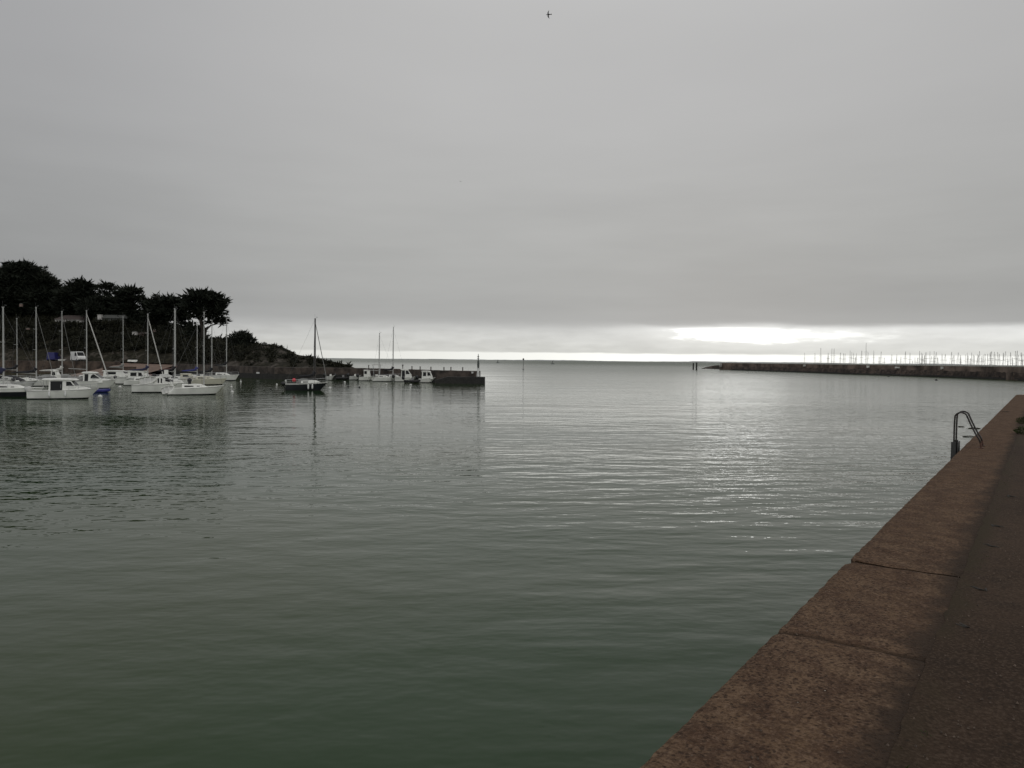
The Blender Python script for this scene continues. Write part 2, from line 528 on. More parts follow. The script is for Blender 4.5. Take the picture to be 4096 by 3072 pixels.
def qco(px, py, z=QZ):
    p = W(px, py, z) - Vector((K0.x, K0.y, z))
    return p.dot(UD), p.dot(ND)


j1 = qco(3383, 2240)[0]; j2 = qco(3108, 2520)[0]
JS = j1 - j2
CW = 0.86                                                          # width of the coping


def coping_material():
    m = bpy.data.materials.new('exposed_aggregate_coping'); m.use_nodes = True
    X.nt = t = m.node_tree; b = t.nodes['Principled BSDF']
    tcn = t.nodes.new('ShaderNodeTexCoord'); o = X(tcn.outputs['Object'])
    big = noise(o, .9, 4, .6)
    mid = noise(o, 5.0, 4, .6)
    fine = noise(o, 70, 3, .65)
    wv = noise(o, 22, 2, .5, color=True)
    va = t.nodes.new('ShaderNodeVectorMath'); va.operation = 'MULTIPLY_ADD'
    va.inputs[1].default_value = (.045, .045, .045)
    t.links.new(wv.s, va.inputs[0]); t.links.new(o.s, va.inputs[2])
    def stones(scale, lo, hi):
        vo = t.nodes.new('ShaderNodeTexVoronoi'); vo.inputs['Scale'].default_value = scale
        t.links.new(va.outputs[0], vo.inputs['Vector'])
        sc3 = t.nodes.new('ShaderNodeSeparateColor'); t.links.new(vo.outputs['Color'], sc3.inputs[0])
        return X(vo.outputs['Distance']), X(sc3.outputs[0]), X(sc3.outputs[1])
    vd, rnd, rnd2 = stones(38, 0, 0)
    vd_b, rnd_b, _ = stones(70, 0, 0)
    wear = (big * .5 + mid * .5).step(.40, .62)                    # where the skin has worn to pebbles
    pit = (1.0 - vd.step(.20, .50)) * (rnd + wear * .5).step(.48, .85)
    pit_b = (1.0 - vd_b.step(.2, .5)) * (rnd_b + wear * .4).step(.45, .8)
    base = mixc(big.step(.35, .65), (.106, .064, .036), (.146, .094, .057))
    grain = noise(o, 17, 3, .6)
    base = mixc(mid.step(.38, .66) * .75, base, (.058, .031, .019))
    base = mixc(grain.step(.46, .62) * .60, base, (.046, .026, .017))
    base = mixc(fine.step(.35, .75) * .45, base, (.160, .105, .074))
    base = mixc(rnd.step(.0, 1.0) * (1.0 - vd.step(.15, .55)) * .55, base, (.190, .126, .086))
    grit = noise(o, 42, 2, .7)
    base = mixc(grit.step(.50, .60) * .55, base, (.050, .029, .018))
    base = mixc(grit.step(.42, .34) * .40, base, (.200, .138, .096))
    base = mixc(pit_b * .65, base, (.055, .031, .020))
    base = mixc(pit * .85, base, (.030, .018, .0125))
    fleck = (1.0 - vd.step(.05, .16)) * rnd2.step(.975, .99)
    base = mixc(fleck, base, (.42, .36, .30))
    sy = t.nodes.new('ShaderNodeSeparateXYZ'); t.links.new(o.s, sy.inputs[0])
    dirt = (X(sy.outputs[1]) + (mid - .5) * .30 + (big - .5) * .25).step(CW - .24, CW - .02)   # soil washed over from the path
    base = mixc(dirt * .95, base, mixc(mid.step(.35, .65), (.026, .018, .013), (.044, .030, .021)))
    jw = (mid - .5) * .05 + (grain - .5) * .03
    for jx, wd in ((j1, .030), (j2, .045)):                        # soil caught in the two open joints
        jm = 1.0 - X.m('ABSOLUTE', X(sy.outputs[0]) + jw - jx).step(wd * .35, wd)
        base = mixc(jm * (.75 if jx == j1 else .55), base, (.028, .018, .011))
    t.links.new(base.s, b.inputs['Base Color'])
    b.inputs['Roughness'].default_value = .92; b.inputs['Specular IOR Level'].default_value = .10
    bn = t.nodes.new('ShaderNodeBump'); bn.inputs['Distance'].default_value = 1.0; bn.inputs['Strength'].default_value = .8
    h = mid * .012 + grit * .010 + grain * .012 + fine * .005 - pit * .010 - pit_b * .003 + (1.0 - vd.step(.1, .5)) * rnd.step(.2, .5) * .003
    t.links.new(h.s, bn.inputs['Height']); t.links.new(bn.outputs[0], b.inputs['Normal'])
    return m


def path_material():
    m = bpy.data.materials.new('dirty_asphalt_path'); m.use_nodes = True
    X.nt = t = m.node_tree; b = t.nodes['Principled BSDF']
    tcn = t.nodes.new('ShaderNodeTexCoord'); o = X(tcn.outputs['Object'])
    big, mid, fine = noise(o, .55, 4, .6), noise(o, 4, 4, .6), noise(o, 48, 3, .7)
    base = mixc(big.step(.35, .65), (.034, .0215, .0140), (.052, .0335, .0220))
    base = mixc(mid.step(.4, .75) * .5, base, (.022, .015, .011))
    base = mixc(fine.step(.50, .62) * .5, base, (.085, .060, .043))
    base = mixc(fine.step(.45, .34) * .6, base, (.016, .011, .008))
    vo = t.nodes.new('ShaderNodeTexVoronoi'); vo.inputs['Scale'].default_value = 16; t.links.new(o.s, vo.inputs['Vector'])
    sc3 = t.nodes.new('ShaderNodeSeparateColor'); t.links.new(vo.outputs['Color'], sc3.inputs[0])
    spot = (1.0 - X(vo.outputs['Distance']).step(.10, .22)) * X(sc3.outputs[0]).step(.66, .74)
    base = mixc(spot * .8, base, (.020, .016, .013))
    fl = (1.0 - X(vo.outputs['Distance']).step(.03, .09)) * X(sc3.outputs[1]).step(.88, .92)
    base = mixc(fl, base, (.28, .25, .21))
    s = t.nodes.new('ShaderNodeSeparateXYZ'); t.links.new(o.s, s.inputs[0])
    moss = (1.0 - (X(s.outputs[1]) + (mid - .5) * .35).step(CW - .02, CW + .16)) * .7   # moss creeping along the joint
    base = mixc(moss * big.step(.40, .60), base, (.030, .024, .013))
    t.links.new(base.s, b.inputs['Base Color'])
    b.inputs['Roughness'].default_value = .92; b.inputs['Specular IOR Level'].default_value = .10
    bn = t.nodes.new('ShaderNodeBump'); bn.inputs['Distance'].default_value = 1.0; bn.inputs['Strength'].default_value = .6
    t.links.new((mid * .008 + fine * .004).s, bn.inputs['Height']); t.links.new(bn.outputs[0], b.inputs['Normal'])
    return m


def to_quay(o):                # local x along the wall, y inland
    o.matrix_world = Matrix(((UD.x, ND.x, 0, K0.x), (UD.y, ND.y, 0, K0.y), (0, 0, 1, 0), (0, 0, 0, 1)))
    return o


from mathutils import noise as mnoise


def nz(x, y, z=0.0): return mnoise.noise(Vector((x, y, z)))


wall_t = thing('harbour_wall', 'brown stone harbour wall with pitted concrete coping running along the right', 'wall')
to_quay(wall_t)
mb = MB()
s = j2 - JS * 8
slab_ends = []
while s < END: slab_ends.append(s); s += JS
for i, a in enumerate(slab_ends):
    b_ = min(a + JS, END)
    gap = .003 if abs(a - j1) > .1 else .016
    near_ = -1 < a < 14
    nx = 40 if near_ else 10
    ny = 16 if near_ else 6
    rings = []
    for iy in range(ny + 3):
        row = []
        for ix in range(nx + 1):
            x = a + (gap if i else 0) * 1.0 + (b_ - a - gap) * ix / nx
            if iy == 0: y, z = 0.03, QZ - .38
            elif iy == ny + 2: y, z = CW + .003, QZ - .2
            else:
                y = (CW) * (iy - 1) / ny
                z = QZ + (.010 * nz(x * 1.3, y * 1.3) + .006 * nz(x * 6, y * 6)) * min(1, max(0, CW - .09 - y) * 5)
                jd = min(abs(x - a), abs(b_ - x))
                z -= (.009 if min(abs(x - j1), abs(x - j2)) < .1 else .002) * max(0, 1 - jd / .06)
                if ix == 0 and abs(a - j1) < .1: x += .055 * max(0, 1 - y / .30)
            edge = .006 * nz(x * 1.7, 3.3) + .008 * nz(x * 9, 7.1) + .006 * nz(x * 23, 2.1)
            if iy <= 2: y += max(-.03, edge) * (1 if iy < 2 else .4)
            if iy == 1:
                z -= .012 + .012 * max(0, nz(x * 7, 1.1))
                dj = abs(x - j1 - .02)
                if dj < .10: y += .07 * (1 - dj / .10); z -= .02 * (1 - dj / .10)
            row.append((x, y, z))
        rings.append(row)
    mb.loft(rings)
    for ix in (0, nx):
        mb.cap([r[ix] for r in rings])
mb.build('coping', coping_material(), wall_t)
mb = MB()
face = []
x0, x1 = slab_ends[0], END - .02
N = 120
rings = []
for k in range(13):
    z = -1.2 + (QZ - .37 + 1.2) * k / 12
    rings.append([(x0 + (x1 - x0) * i / N, .05 - .10 * (1 - k / 12) + .03 * nz(i * .9, k * .8), z) for i in range(N + 1)])
mb.loft(rings)
mb.quad((x1, .05, -1.2), (x1, CW - .02, -1.2), (x1, CW - .02, QZ - .37), (x1, .05, QZ - .37))
mb.quad((x0, .06, QZ - .2), (x1, .06, QZ - .2), (x1, CW - .01, QZ - .2), (x0, CW - .01, QZ - .2))
mb.build('wall_face', mat('harbour_wall_stone', (.085, .06, .045), .9, .4, 1.5, .08), wall_t)

mb = MB()
xs = [x0 + (END - x0) * (i / 700) for i in range(701)]
ys = [CW - .035, CW + .02, CW + .08, CW + .25, CW + .6, 1.8, 2.6, 4.0, 9.0]
mb.loft([[(x, y + (.030 * nz(x * 4, 3.1) + .016 * nz(x * 15, 6.1) if y < CW else 0), (QZ + .003 if y < CW + .03 else QZ - .001) + .008 * min(1, max(0, y - CW - .03) * 4) * nz(x * .8, y * .8, 2.2)) for x in xs] for y in ys])
mb.quad((END, CW + .004, -1), (END, 9, -1), (END, 9, QZ - .03), (END, CW + .004, QZ - .03))
path = to_quay(mb.build('path', path_material(), smooth=True)); path['kind'] = 'structure'

# moss and low plants along the inner joint: nobody could count them
cl = []
for i in range(150):
    sx_ = random.uniform(.8, 14) if i < 110 else random.uniform(14, 34)
    if nz(sx_ * .9, 5.5) < -.08: continue
    q = Q(sx_, CW + random.uniform(-.01, .10), QZ - .012)
    r_ = random.uniform(.015, .05)
    cl.append((q, (r_, r_, r_ * .35)))
moss = link('moss', leaf_mesh('moss', cl, 4200, .012, 5, .1, .6, .3), M_MOSS); moss['kind'] = 'stuff'
gm = MB(); g0 = random.Random(3)
for i in range(900):
    sx_ = g0.random() ** 1.7 * 22 + .9; y_ = CW + abs(g0.gauss(0, .5)) if i % 3 else g0.uniform(.1, CW)
    r_ = g0.uniform(.003, .009); c = Q(sx_, y_, QZ + .004)
    q_ = [c + Vector((r_ * math.cos(a) * g0.uniform(.6, 1.2), r_ * math.sin(a) * g0.uniform(.6, 1.2), -.003)) for a in (0, 1.5, 3.1, 4.7)]
    gm.add(q_ + [c + Vector((0, 0, r_ * .8))], [(0, 1, 4), (1, 2, 4), (2, 3, 4), (3, 0, 4)])
grit_o = gm.build('grit', mat('loose_grit', (.09, .065, .048), .9, .6, 30)); grit_o['kind'] = 'stuff'
for k, (px, py, sc_, lab) in enumerate(((4098, 1672, .26, 'green grass tuft at far end of the quay path'),
                                        (4098, 1714, .26, 'larger green weed tuft beside coping, nearer the ladder'))):
    q = W(px, py + 22, QZ)
    o = link('weed_tuft', leaf_mesh('weed_tuft', [((0, 0, .06), (sc_ * .7, sc_ * .6, sc_ * .35)), ((sc_ * .4, -.1, .05), (sc_ * .5, sc_ * .4, sc_ * .28))], 5200, .032, 60 + k, .4, .6, .8), M_MOSS, loc=q)
    tag(o, lab, 'weed')

# dark strands of seaweed lying on the path
for k, (px, py, L, rz) in enumerate(((4022, 1648, .62, .1), (4040, 1990, .26, .05), (3985, 2110, .22, 0), (3965, 2190, .30, -.3),
                                     (3918, 2363, .22, -.15), (3850, 2512, .10, .2))):
    s_, n_ = qco(px, py)
    mb = MB(); pts = []
    for i in range(9):
        t = i / 8 - .5
        L_ = L * .6; pts.append((t * L_, .05 * math.sin(t * 7 + k), .006 + .006 * abs(math.sin(t * 9 + k))))
    mb.tube(pts, [r_ * .55 for r_ in (.006, .018, .022, .028, .022, .030, .020, .014, .004)], 6)
    mb.tube([(-.2 * L, .03, .012), (0, -.05, .02), (.25 * L, -.03, .01)], [.003, .007, .003], 6)
    lab = 'clump of dark dried seaweed lying on the quay path'
    if k == 0: lab = 'long flat piece of dark driftwood lying near end of coping'
    o = mb.build('driftwood' if k == 0 else 'seaweed_clump', M_DRIFT if k == 0 else M_WEED, None, W(px, py, QZ - (0 if n_ < CW else .016)), True)
    o.rotation_euler = (0, 0, rz)
    tag(o, lab, 'driftwood' if k == 0 else 'seaweed', None if k == 0 else 'seaweed scraps on the path')

# boarding ladder with two looped handrails
ls, ln = qco(3919, 1792)
lad = thing('quay_ladder', 'dark metal ladder with two looped handrails hooked over the quay edge', 'ladder')
to_quay(lad)
HT = .69
for off, rust in ((0.0, 0), (.49, 1)):
    s_ = ls + off
    mb = MB(); pts = []
    zt = QZ + HT
    pts += [(s_, -.16, -.6), (s_, -.16, QZ + .40), (s_, -.158, QZ + .52)]
    for i in range(1, 8):       # the bend over the top
        a = math.pi * (1 - i / 7 * .80)
        pts.append((s_, -.16 + .115 + .115 * math.cos(a), zt - .115 + .115 * math.sin(a)))
    pts += [(s_, .12, QZ + .47), (s_, .22, QZ + .26), (s_, .275, QZ + .17), (s_, .30, QZ + .10)]
    mb.tube(pts, .0165, 8)
    rail = mb.build('handrail', M_ROD, lad, smooth=True)
    mb = MB(); mb.tube([(s_, .300, QZ + .11), (s_, .308, QZ + .05), (s_, .31, QZ - .01)], .0175, 8); mb.box((s_, .31, QZ + .005), (.09, .09, .016))
    mb.build('foot', M_RODR, rail)
mb = MB()
mb.box((ls - .02, -.165, QZ - .30), (.03, .085, .78)); mb.box((ls + .51, -.165, QZ - .30), (.03, .085, .78)); mb.box((ls + .245, -.095, QZ - .27), (.49, .012, .70))
mb.build('back_plate', M_PLATE, lad)
for k in range(8):
    mb = MB(); mb.tube([(ls, -.16, QZ - .45 - .3 * k), (ls + .49, -.16, QZ - .45 - .3 * k)], .014, 6); mb.build('rung', M_ROD, lad)

# floating bits by the ladder
for k, (px, py, L, lab) in enumerate(((3898, 1714, .9, 'short dark plank floating in the water behind the ladder'), (3876, 1746, .8, 'thin stick floating beside the wall near the ladder foot'),
                                      (3846, 1707, .5, 'small stick floating in the water seen through the handrails'))):
    mb = MB()
    mb.tube([(-L / 2, 0, .01), (-L / 5, .03, .03), (L / 4, -.02, .03), (L / 2, .02, .01)], [.02, .05 if k == 0 else .03, .05 if k == 0 else .025, .01], 6)
    tag(mb.build('driftwood', M_DRIFT, None, W(px, py, 0), True), lab, 'driftwood')

# ------------------------------------------------------------------ left shore: quay, slipway, mole
def polyY(tab, px):
    for (a, ya), (b, yb) in zip(tab, tab[1:]):
        if px <= b: return ya + (yb - ya) * max(0, (px - a)) / (b - a)
    return tab[-1][1]


FRONT = [(-900, 216), (0, 201), (480, 194), (690, 189), (950, 173), (1100, 160), (1300, 163), (1380, 165.5), (1450, 166), (1600, 160.5), (1750, 149.5), (1922, 146.6)]
TOPZ = [(-900, 3.0), (480, 3.0), (690, 2.75), (950, 2.5), (1450, 2.4), (1922, 2.3)]


def wall_strip(name, a, b, material, step, thick, z0, zt, dfront=FRONT, over=0.0, parent=None, jag=.04):
    mb = MB(); n = max(2, int((b - a) / step)); rows = [[], [], [], [], []]
    for i in range(n + 1):
        px = a + (b - a) * i / n; d = polyY(dfront, px) - over
        p = XY(px, d); t = polyY(zt, px) if hasattr(zt, '__len__') else zt
        q = XY(px, d + thick)
        jz = jag * nz(px * .05, 1.3)
        rows[0].append((p.x, p.y - .3, z0)); rows[1].append((p.x, p.y - .15 + jag * nz(px * .03, 4), (z0 + t) / 2))
        rows[2].append((p.x, p.y, t + jz)); rows[3].append((p.x + (q.x - p.x) * .9, q.y, t + jz)); rows[4].append((p.x + (q.x - p.x) * .9, q.y, z0))
    mb.loft(rows); mb.cap([r[0] for r in rows]); mb.cap([r[-1] for r in rows])
    return mb.build(name, material, parent)


q1 = wall_strip('quay_wall', -900, 478, M_QUAY, 12, 7, -1, TOPZ)
tag(q1, 'long brown stone quay wall behind the moored boats, left of the slipway', 'quay')
mole = thing('stone_mole', 'low dark stone mole with a stepped lower ledge reaching out to the beacon', 'mole')
wall_strip('parapet_wall', 690, 1922, M_PIER, 10, 4.5, -1, TOPZ, parent=mole)
mb_led = wall_strip('lower_ledge', 1740, 1941, M_WET, 10, 2.6, -1, [(1740, .55), (1785, 1.22), (1941, 1.27)], [(1740, 143.6), (1941, 144.0)], parent=mole)
wall_strip('tide_band', 690, 1741, M_WET, 10, .3, -1, [(690, .95), (1100, 1.1), (1741, .95)], over=.22, parent=mole, jag=.16)

# slipway: a sloping apron
a0, a1 = XY(470, 197), XY(690, 192)
mb = MB()
mb.loft([[(a0.x, 203, 3.05), (a0.x + (a1.x - a0.x) * .5, 202, 3.02), (a1.x, 200, 3.0)],
         [(a0.x + 1, 185, 1.2), (a0.x + (a1.x - a0.x) * .5, 183, 1.15), (a1.x + 1.0, 181, 1.1)],
         [(a0.x + 2, 166, -.5), (a0.x + (a1.x - a0.x) * .5 + 1, 164, -.5), (a1.x + 2.0, 163, -.5)],
         [(a0.x + 2, 166, -1.5), (a0.x + (a1.x - a0.x) * .5 + 1, 164, -1.5), (a1.x + 2.0, 163, -1.5)]])
tag(mb.build('slipway', M_RAMP), 'pale pinkish concrete slipway sloping into the water behind the masts', 'slipway')
mb = MB()
mb.box((0, 0, .0), (7.2, .8, 1.9)); mb.box((0, 0, 1.02), (7.3, .9, .14))
o = mb.build('low_stone_wall', M_QUAY, None, Vector((XY(478, 176).x, 176, 1.0)))
tag(o, 'short low brown stone wall with pale top, left edge of slipway', 'wall')

# hill
RIDGE = [(-900, 1230, 250), (0, 1240, 242), (200, 1250, 236), (400, 1268, 230), (545, 1296, 226), (680, 1322, 221), (780, 1347, 216), (830, 1352, 212), (905, 1354, 209),
         (985, 1362, 206), (1030, 1374, 203), (1080, 1381, 199), (1126, 1385, 195), (1160, 1402, 190), (1189, 1418, 186), (1254, 1433, 181), (1284, 1441, 178), (1310, 1447, 176),
         (1335, 1454, 174.5), (1388, 1456, 173), (1412, 1468, 172.5), (1436, 1478, 172)]


def ridge(px):
    for (a, ya, da), (b, yb, db) in zip(RIDGE, RIDGE[1:]):
        if px <= b:
            t = max(0, (px - a) / (b - a)); return ya + (yb - ya) * t, da + (db - da) * t
    return RIDGE[-1][1:]


def hill_point(px, s):
    yr, dr = ridge(px); top = P(px, yr, dr)
    d0 = min(polyY(FRONT, px) + 5.5, dr - 1.0); z0 = polyY(TOPZ, px) - .05
    p0 = XY(px, d0)
    if s <= 1:
        k = s ** .85
        n = (nz(px * .02, s * 5, 3) * .9 + nz(px * .07, s * 12, 8) * .45) * s * (1 - s * .75) * min(1, (top.z - z0) / 2)
        return Vector((p0.x + (top.x - p0.x) * s, d0 + (dr - d0) * s, z0 + (top.z - z0) * k + n))
    t = s - 1
    return Vector((top.x * (1 + .2 * t), dr + 45 * t, max(-1.5, top.z * (1 - t) - .8 * t)))


def hill_material():
    m = bpy.data.materials.new('hill_ground'); m.use_nodes = True
    X.nt = t = m.node_tree; b = t.nodes['Principled BSDF']
    o = X(t.nodes.new('ShaderNodeTexCoord').outputs['Object'])
    a, c = noise(o, .18, 4, .6), noise(o, .9, 4, .65)
    base = mixc(c.step(.35, .7), (.012, .011, .007), (.030, .027, .016))
    base = mixc((a * .7 + c * .3).step(.52, .62), base, (.072, .062, .052))        # bare rock and earth
    t.links.new(base.s, b.inputs['Base Color']); b.inputs['Roughness'].default_value = .95
    b.inputs['Specular IOR Level'].default_value = .15
    bn = t.nodes.new('ShaderNodeBump'); bn.inputs['Distance'].default_value = .5
    t.links.new(c.s, bn.inputs['Height']); t.links.new(bn.outputs[0], b.inputs['Normal'])
    return m


mb = MB()
cols = [-900 + i * 12 for i in range(195)]
S = [0, .08, .16, .25, .34, .43, .52, .61, .70, .78, .86, .93, 1.0, 1.15, 1.4, 2.0]
mb.loft([[hill_point(px, s_) for px in cols] for s_ in S])
hill = mb.build('hill', hill_material(), smooth=True); hill['kind'] = 'structure'

# undergrowth covering the hillside
cl = []
for i in range(2300):
    px = random.uniform(-350, 1400); s_ = random.random() ** .7
    p = hill_point(px, s_)
    r_ = random.uniform(.7, 1.9) if px < 900 else random.uniform(.35, .95)
    if px > 1020 and s_ > .6: r_ *= .55
    if px > 1180: r_ *= .5
    if px > 1270: r_ *= .45
    if px > 1040 and nz(px * .03, s_ * 4, 6) > .0: continue
    if 815 < px < 905 and s_ > .6: r_ *= .35
    if 475 < px < 700 and s_ < .22: continue
    if px < 470 and s_ < .16: continue
    if 180 < px < 620 and .5 < s_ < .85: r_ *= .7
    cl.append((p + Vector((0, 0, r_ * .1)), (r_, r_, r_ * random.uniform(.5, .8))))
for px in range(205, 500, 9):                                    # shrubs before the houses
    for y0, d_ in ((1303, 219), (1297, 219.5)):
        if 325 < px < 375: continue
        c = P(px + random.uniform(-4, 4), y0 + random.uniform(-3, 4) - (4 if px > 375 else 0) , d_); cl.append((c, (.8, .8, .75)))
ug = link('undergrowth', leaf_mesh('undergrowth', cl, 20, .5, 21, .1, .7, .3, .33, (0, 0, 0)), M_SHRUB); ug['kind'] = 'stuff'


def tree(name, label, cat, base_px, base_y, d, clumps, trunks, seed, dens=44, size=.75, spike=.12, material=None, group=None, flat=.55, up=.3, rz=.55, shrink=6):
    base = P(base_px, base_y, d)
    t = thing(name, label, cat, base, 0, group)
    k = d / FPX; cs = []
    g = random.Random(seed)
    for (cx, cy, rx, ry) in clumps:
        rx, ry = max(3, rx - shrink), max(2.5, ry - shrink * .75)
        for rep in range(2 if rx > 30 else 1):
            c = P(cx, cy, d) - base
            dep = g.uniform(-.75, .75) * rx * k * (1.3 if rep else .7)
            cs.append((c + Vector((0, dep, 0)), (rx * k * (.85 if rep else 1.0), rx * k * rz * 1.2, ry * k * (.9 if rep else 1.0))))
    link('crown', leaf_mesh('crown', cs, dens, size, seed, spike, flat, up, .33, base), material or M_PINE, t)
    mb = MB()
    for pts, r0, r1 in trunks:
        vv = []
        for i, (x, y) in enumerate(pts):
            vv.append(P(x, y, d) - base + Vector((0, .3 * math.sin(i * 2.1 + seed), 0)))
        mb.tube(vv, [r0 + (r1 - r0) * i / (len(vv) - 1) for i in range(len(vv))], 8)
    mb.build('trunk', M_TRUNK, t, smooth=True)
    return t


TG = 'dark pines and cypresses on the wooded hill'
tree('cypress_tree', 'tallest and widest dark cypress at the far left of the hill', 'tree', 70, 1265, 234,
     [(95, 1075, 60, 22), (60, 1085, 55, 24), (130, 1098, 60, 24), (20, 1100, 50, 28), (-40, 1105, 60, 32), (165, 1120, 50, 24), (185, 1125, 45, 18), (60, 1130, 90, 36), (150, 1150, 80, 30), (215, 1145, 35, 18),
      (235, 1160, 26, 13), (-50, 1160, 80, 40), (40, 1185, 110, 40), (170, 1190, 85, 36), (230, 1195, 40, 26), (-70, 1210, 80, 40), (10, 1230, 90, 36), (110, 1230, 90, 34), (200, 1235, 70, 30), (35, 1055, 22, 10), (102, 1054, 24, 10), (185, 1070, 5, 9)],
     [([(70, 1275), (80, 1200), (95, 1090)], .7, .2), ([(80, 1205), (150, 1160), (185, 1075)], .3, .05), ([(78, 1210), (20, 1150), (-30, 1110)], .3, .08), ([(95, 1090), (100, 1050)], .12, .03)], 101, group=TG)
tree('cypress_tree', 'small spiky topped cypress in the dip beside the tallest cypress', 'tree', 330, 1285, 231,
     [(325, 1124, 24, 10), (345, 1135, 24, 12), (310, 1140, 34, 12), (285, 1147, 20, 8), (320, 1160, 55, 18), (350, 1150, 28, 14), (290, 1185, 50, 24), (345, 1190, 50, 28), (310, 1220, 65, 28), (375, 1240, 60, 34), (270, 1225, 50, 30)],
     [([(330, 1290), (332, 1220), (333, 1112)], .5, .05), ([(332, 1200), (300, 1160), (275, 1143)], .2, .04)], 102, spike=.2, group=TG)
tree('pine_tree', 'thin crowned pine with holes of sky showing through it', 'tree', 410, 1290, 230,
     [(395, 1147, 26, 8), (430, 1141, 26, 9), (440, 1135, 10, 6), (425, 1152, 34, 8), (450, 1160, 18, 10), (380, 1160, 20, 8), (378, 1172, 14, 8), (412, 1168, 20, 6), (440, 1178, 26, 9), (400, 1184, 16, 5), (370, 1205, 40, 12), (425, 1206, 50, 14), (400, 1240, 70, 26)],
     [([(410, 1295), (415, 1220), (420, 1145)], .45, .06), ([(414, 1215), (442, 1180), (448, 1150)], .18, .04), ([(414, 1215), (385, 1180), (380, 1160)], .18, .04)], 103, spike=.15, group=TG)
tree('umbrella_pine', 'flat domed umbrella pine with layered crown between the gaps', 'tree', 525, 1310, 227,
     [(515, 1158, 38, 9), (525, 1164, 46, 12), (545, 1172, 22, 8), (480, 1174, 34, 10), (505, 1176, 44, 9), (520, 1192, 45, 9), (560, 1187, 20, 6), (490, 1200, 50, 16), (550, 1196, 34, 9), (580, 1194, 14, 4), (505, 1225, 56, 20), (575, 1215, 30, 14), (470, 1240, 44, 26), (530, 1255, 52, 20), (590, 1242, 36, 24), (590, 1280, 40, 24), (530, 1290, 50, 22)],
     [([(525, 1318), (520, 1250), (515, 1165)], .5, .08), ([(520, 1250), (560, 1205), (580, 1192)], .22, .05)], 104, spike=.08, group=TG)
tree('cypress_tree', 'narrow cypress with two bare pointed leaders, right of umbrella pine', 'tree', 640, 1325, 224,
     [(632, 1190, 20, 8), (645, 1198, 30, 10), (620, 1203, 34, 10), (650, 1215, 38, 14), (615, 1225, 36, 16), (655, 1245, 44, 20), (620, 1262, 44, 22), (660, 1270, 34, 12), (635, 1292, 40, 14), (600, 1300, 44, 16), (625, 1180, 6, 6)],
     [([(640, 1330), (640, 1260), (630, 1195), (618, 1174)], .4, .05), ([(640, 1240), (612, 1200), (604, 1186)], .12, .03)], 105, spike=.2, group=TG)
tree('pine_tree', 'rounded dark pine in the middle, just left of the largest pine', 'tree', 700, 1335, 222,
     [(688, 1192, 26, 8), (690, 1202, 40, 11), (715, 1200, 14, 8), (665, 1206, 24, 10), (735, 1204, 26, 8), (700, 1222, 56, 16), (740, 1228, 36, 16), (690, 1250, 56, 18), (740, 1262, 34, 16), (705, 1275, 40, 12), (740, 1290, 26, 12), (640, 1312, 30, 14), (705, 1312, 44, 14), (755, 1318, 34, 16)],
     [([(700, 1340), (698, 1270), (692, 1195)], .5, .06), ([(698, 1270), (740, 1235), (752, 1205)], .2, .04)], 106, spike=.12, group=TG)
tree('monterey_pine', 'largest standalone pine at the right end of the row, sky under its crown', 'tree', 812, 1358, 210,
     [(802, 1172, 42, 11), (775, 1176, 18, 8), (838, 1170, 20, 7), (855, 1182, 28, 9), (872, 1183, 14, 6), (800, 1190, 60, 14), (850, 1200, 48, 14), (890, 1202, 20, 7), (905, 1206, 9, 5), (770, 1200, 34, 12), (752, 1198, 20, 6), (880, 1218, 26, 9), (905, 1226, 10, 5), (820, 1222, 66, 18), (775, 1226, 40, 16), (870, 1240, 36, 12), (755, 1235, 24, 12),
      (836, 1250, 44, 16), (790, 1252, 26, 12), (885, 1256, 24, 8), (906, 1255, 8, 4), (865, 1272, 34, 12), (890, 1282, 26, 8), (765, 1264, 22, 12), (850, 1288, 30, 7), (893, 1293, 18, 5), (806, 1275, 16, 12), (770, 1300, 22, 12), (790, 1322, 26, 18), (765, 1334, 30, 14)],
     [([(814, 1362), (812, 1320), (803, 1275), (800, 1190)], 1.0, .12), ([(818, 1350), (824, 1318), (845, 1302), (868, 1295), (908, 1302)], .32, .06), ([(806, 1290), (780, 1250), (765, 1210)], .35, .07), ([(804, 1280), (850, 1245), (885, 1215)], .4, .06), ([(806, 1300), (862, 1280), (908, 1255)], .28, .05)], 107, dens=50, spike=.14, group=TG)
tree('round_bush', 'big round dark bush at the right edge of the wooded hill', 'bush', 970, 1420, 199,
     [(965, 1348, 42, 20), (945, 1352, 24, 14), (985, 1350, 30, 18), (1000, 1362, 26, 17), (1015, 1376, 14, 10), (935, 1372, 22, 24), (970, 1385, 52, 26), (945, 1400, 34, 22), (1005, 1392, 26, 16), (970, 1332, 26, 9), (975, 1412, 60, 20)],
     [([(970, 1425), (968, 1390), (965, 1350)], .4, .12), ([(968, 1395), (1000, 1365)], .2, .06)], 108, dens=70, size=.45, spike=.05, group=None, flat=1, up=.1, shrink=3)
tree('shrub', 'rounded low shrub on the skyline right of the big bush', 'shrub', 1062, 1392, 198,
     [(1058, 1377, 18, 10), (1072, 1381, 14, 8), (1042, 1384, 14, 8), (1060, 1388, 26, 9)], [([(1062, 1396), (1060, 1378)], .15, .05)], 109, dens=80, size=.35, spike=.05, material=M_SHRUB, flat=1, up=.1)

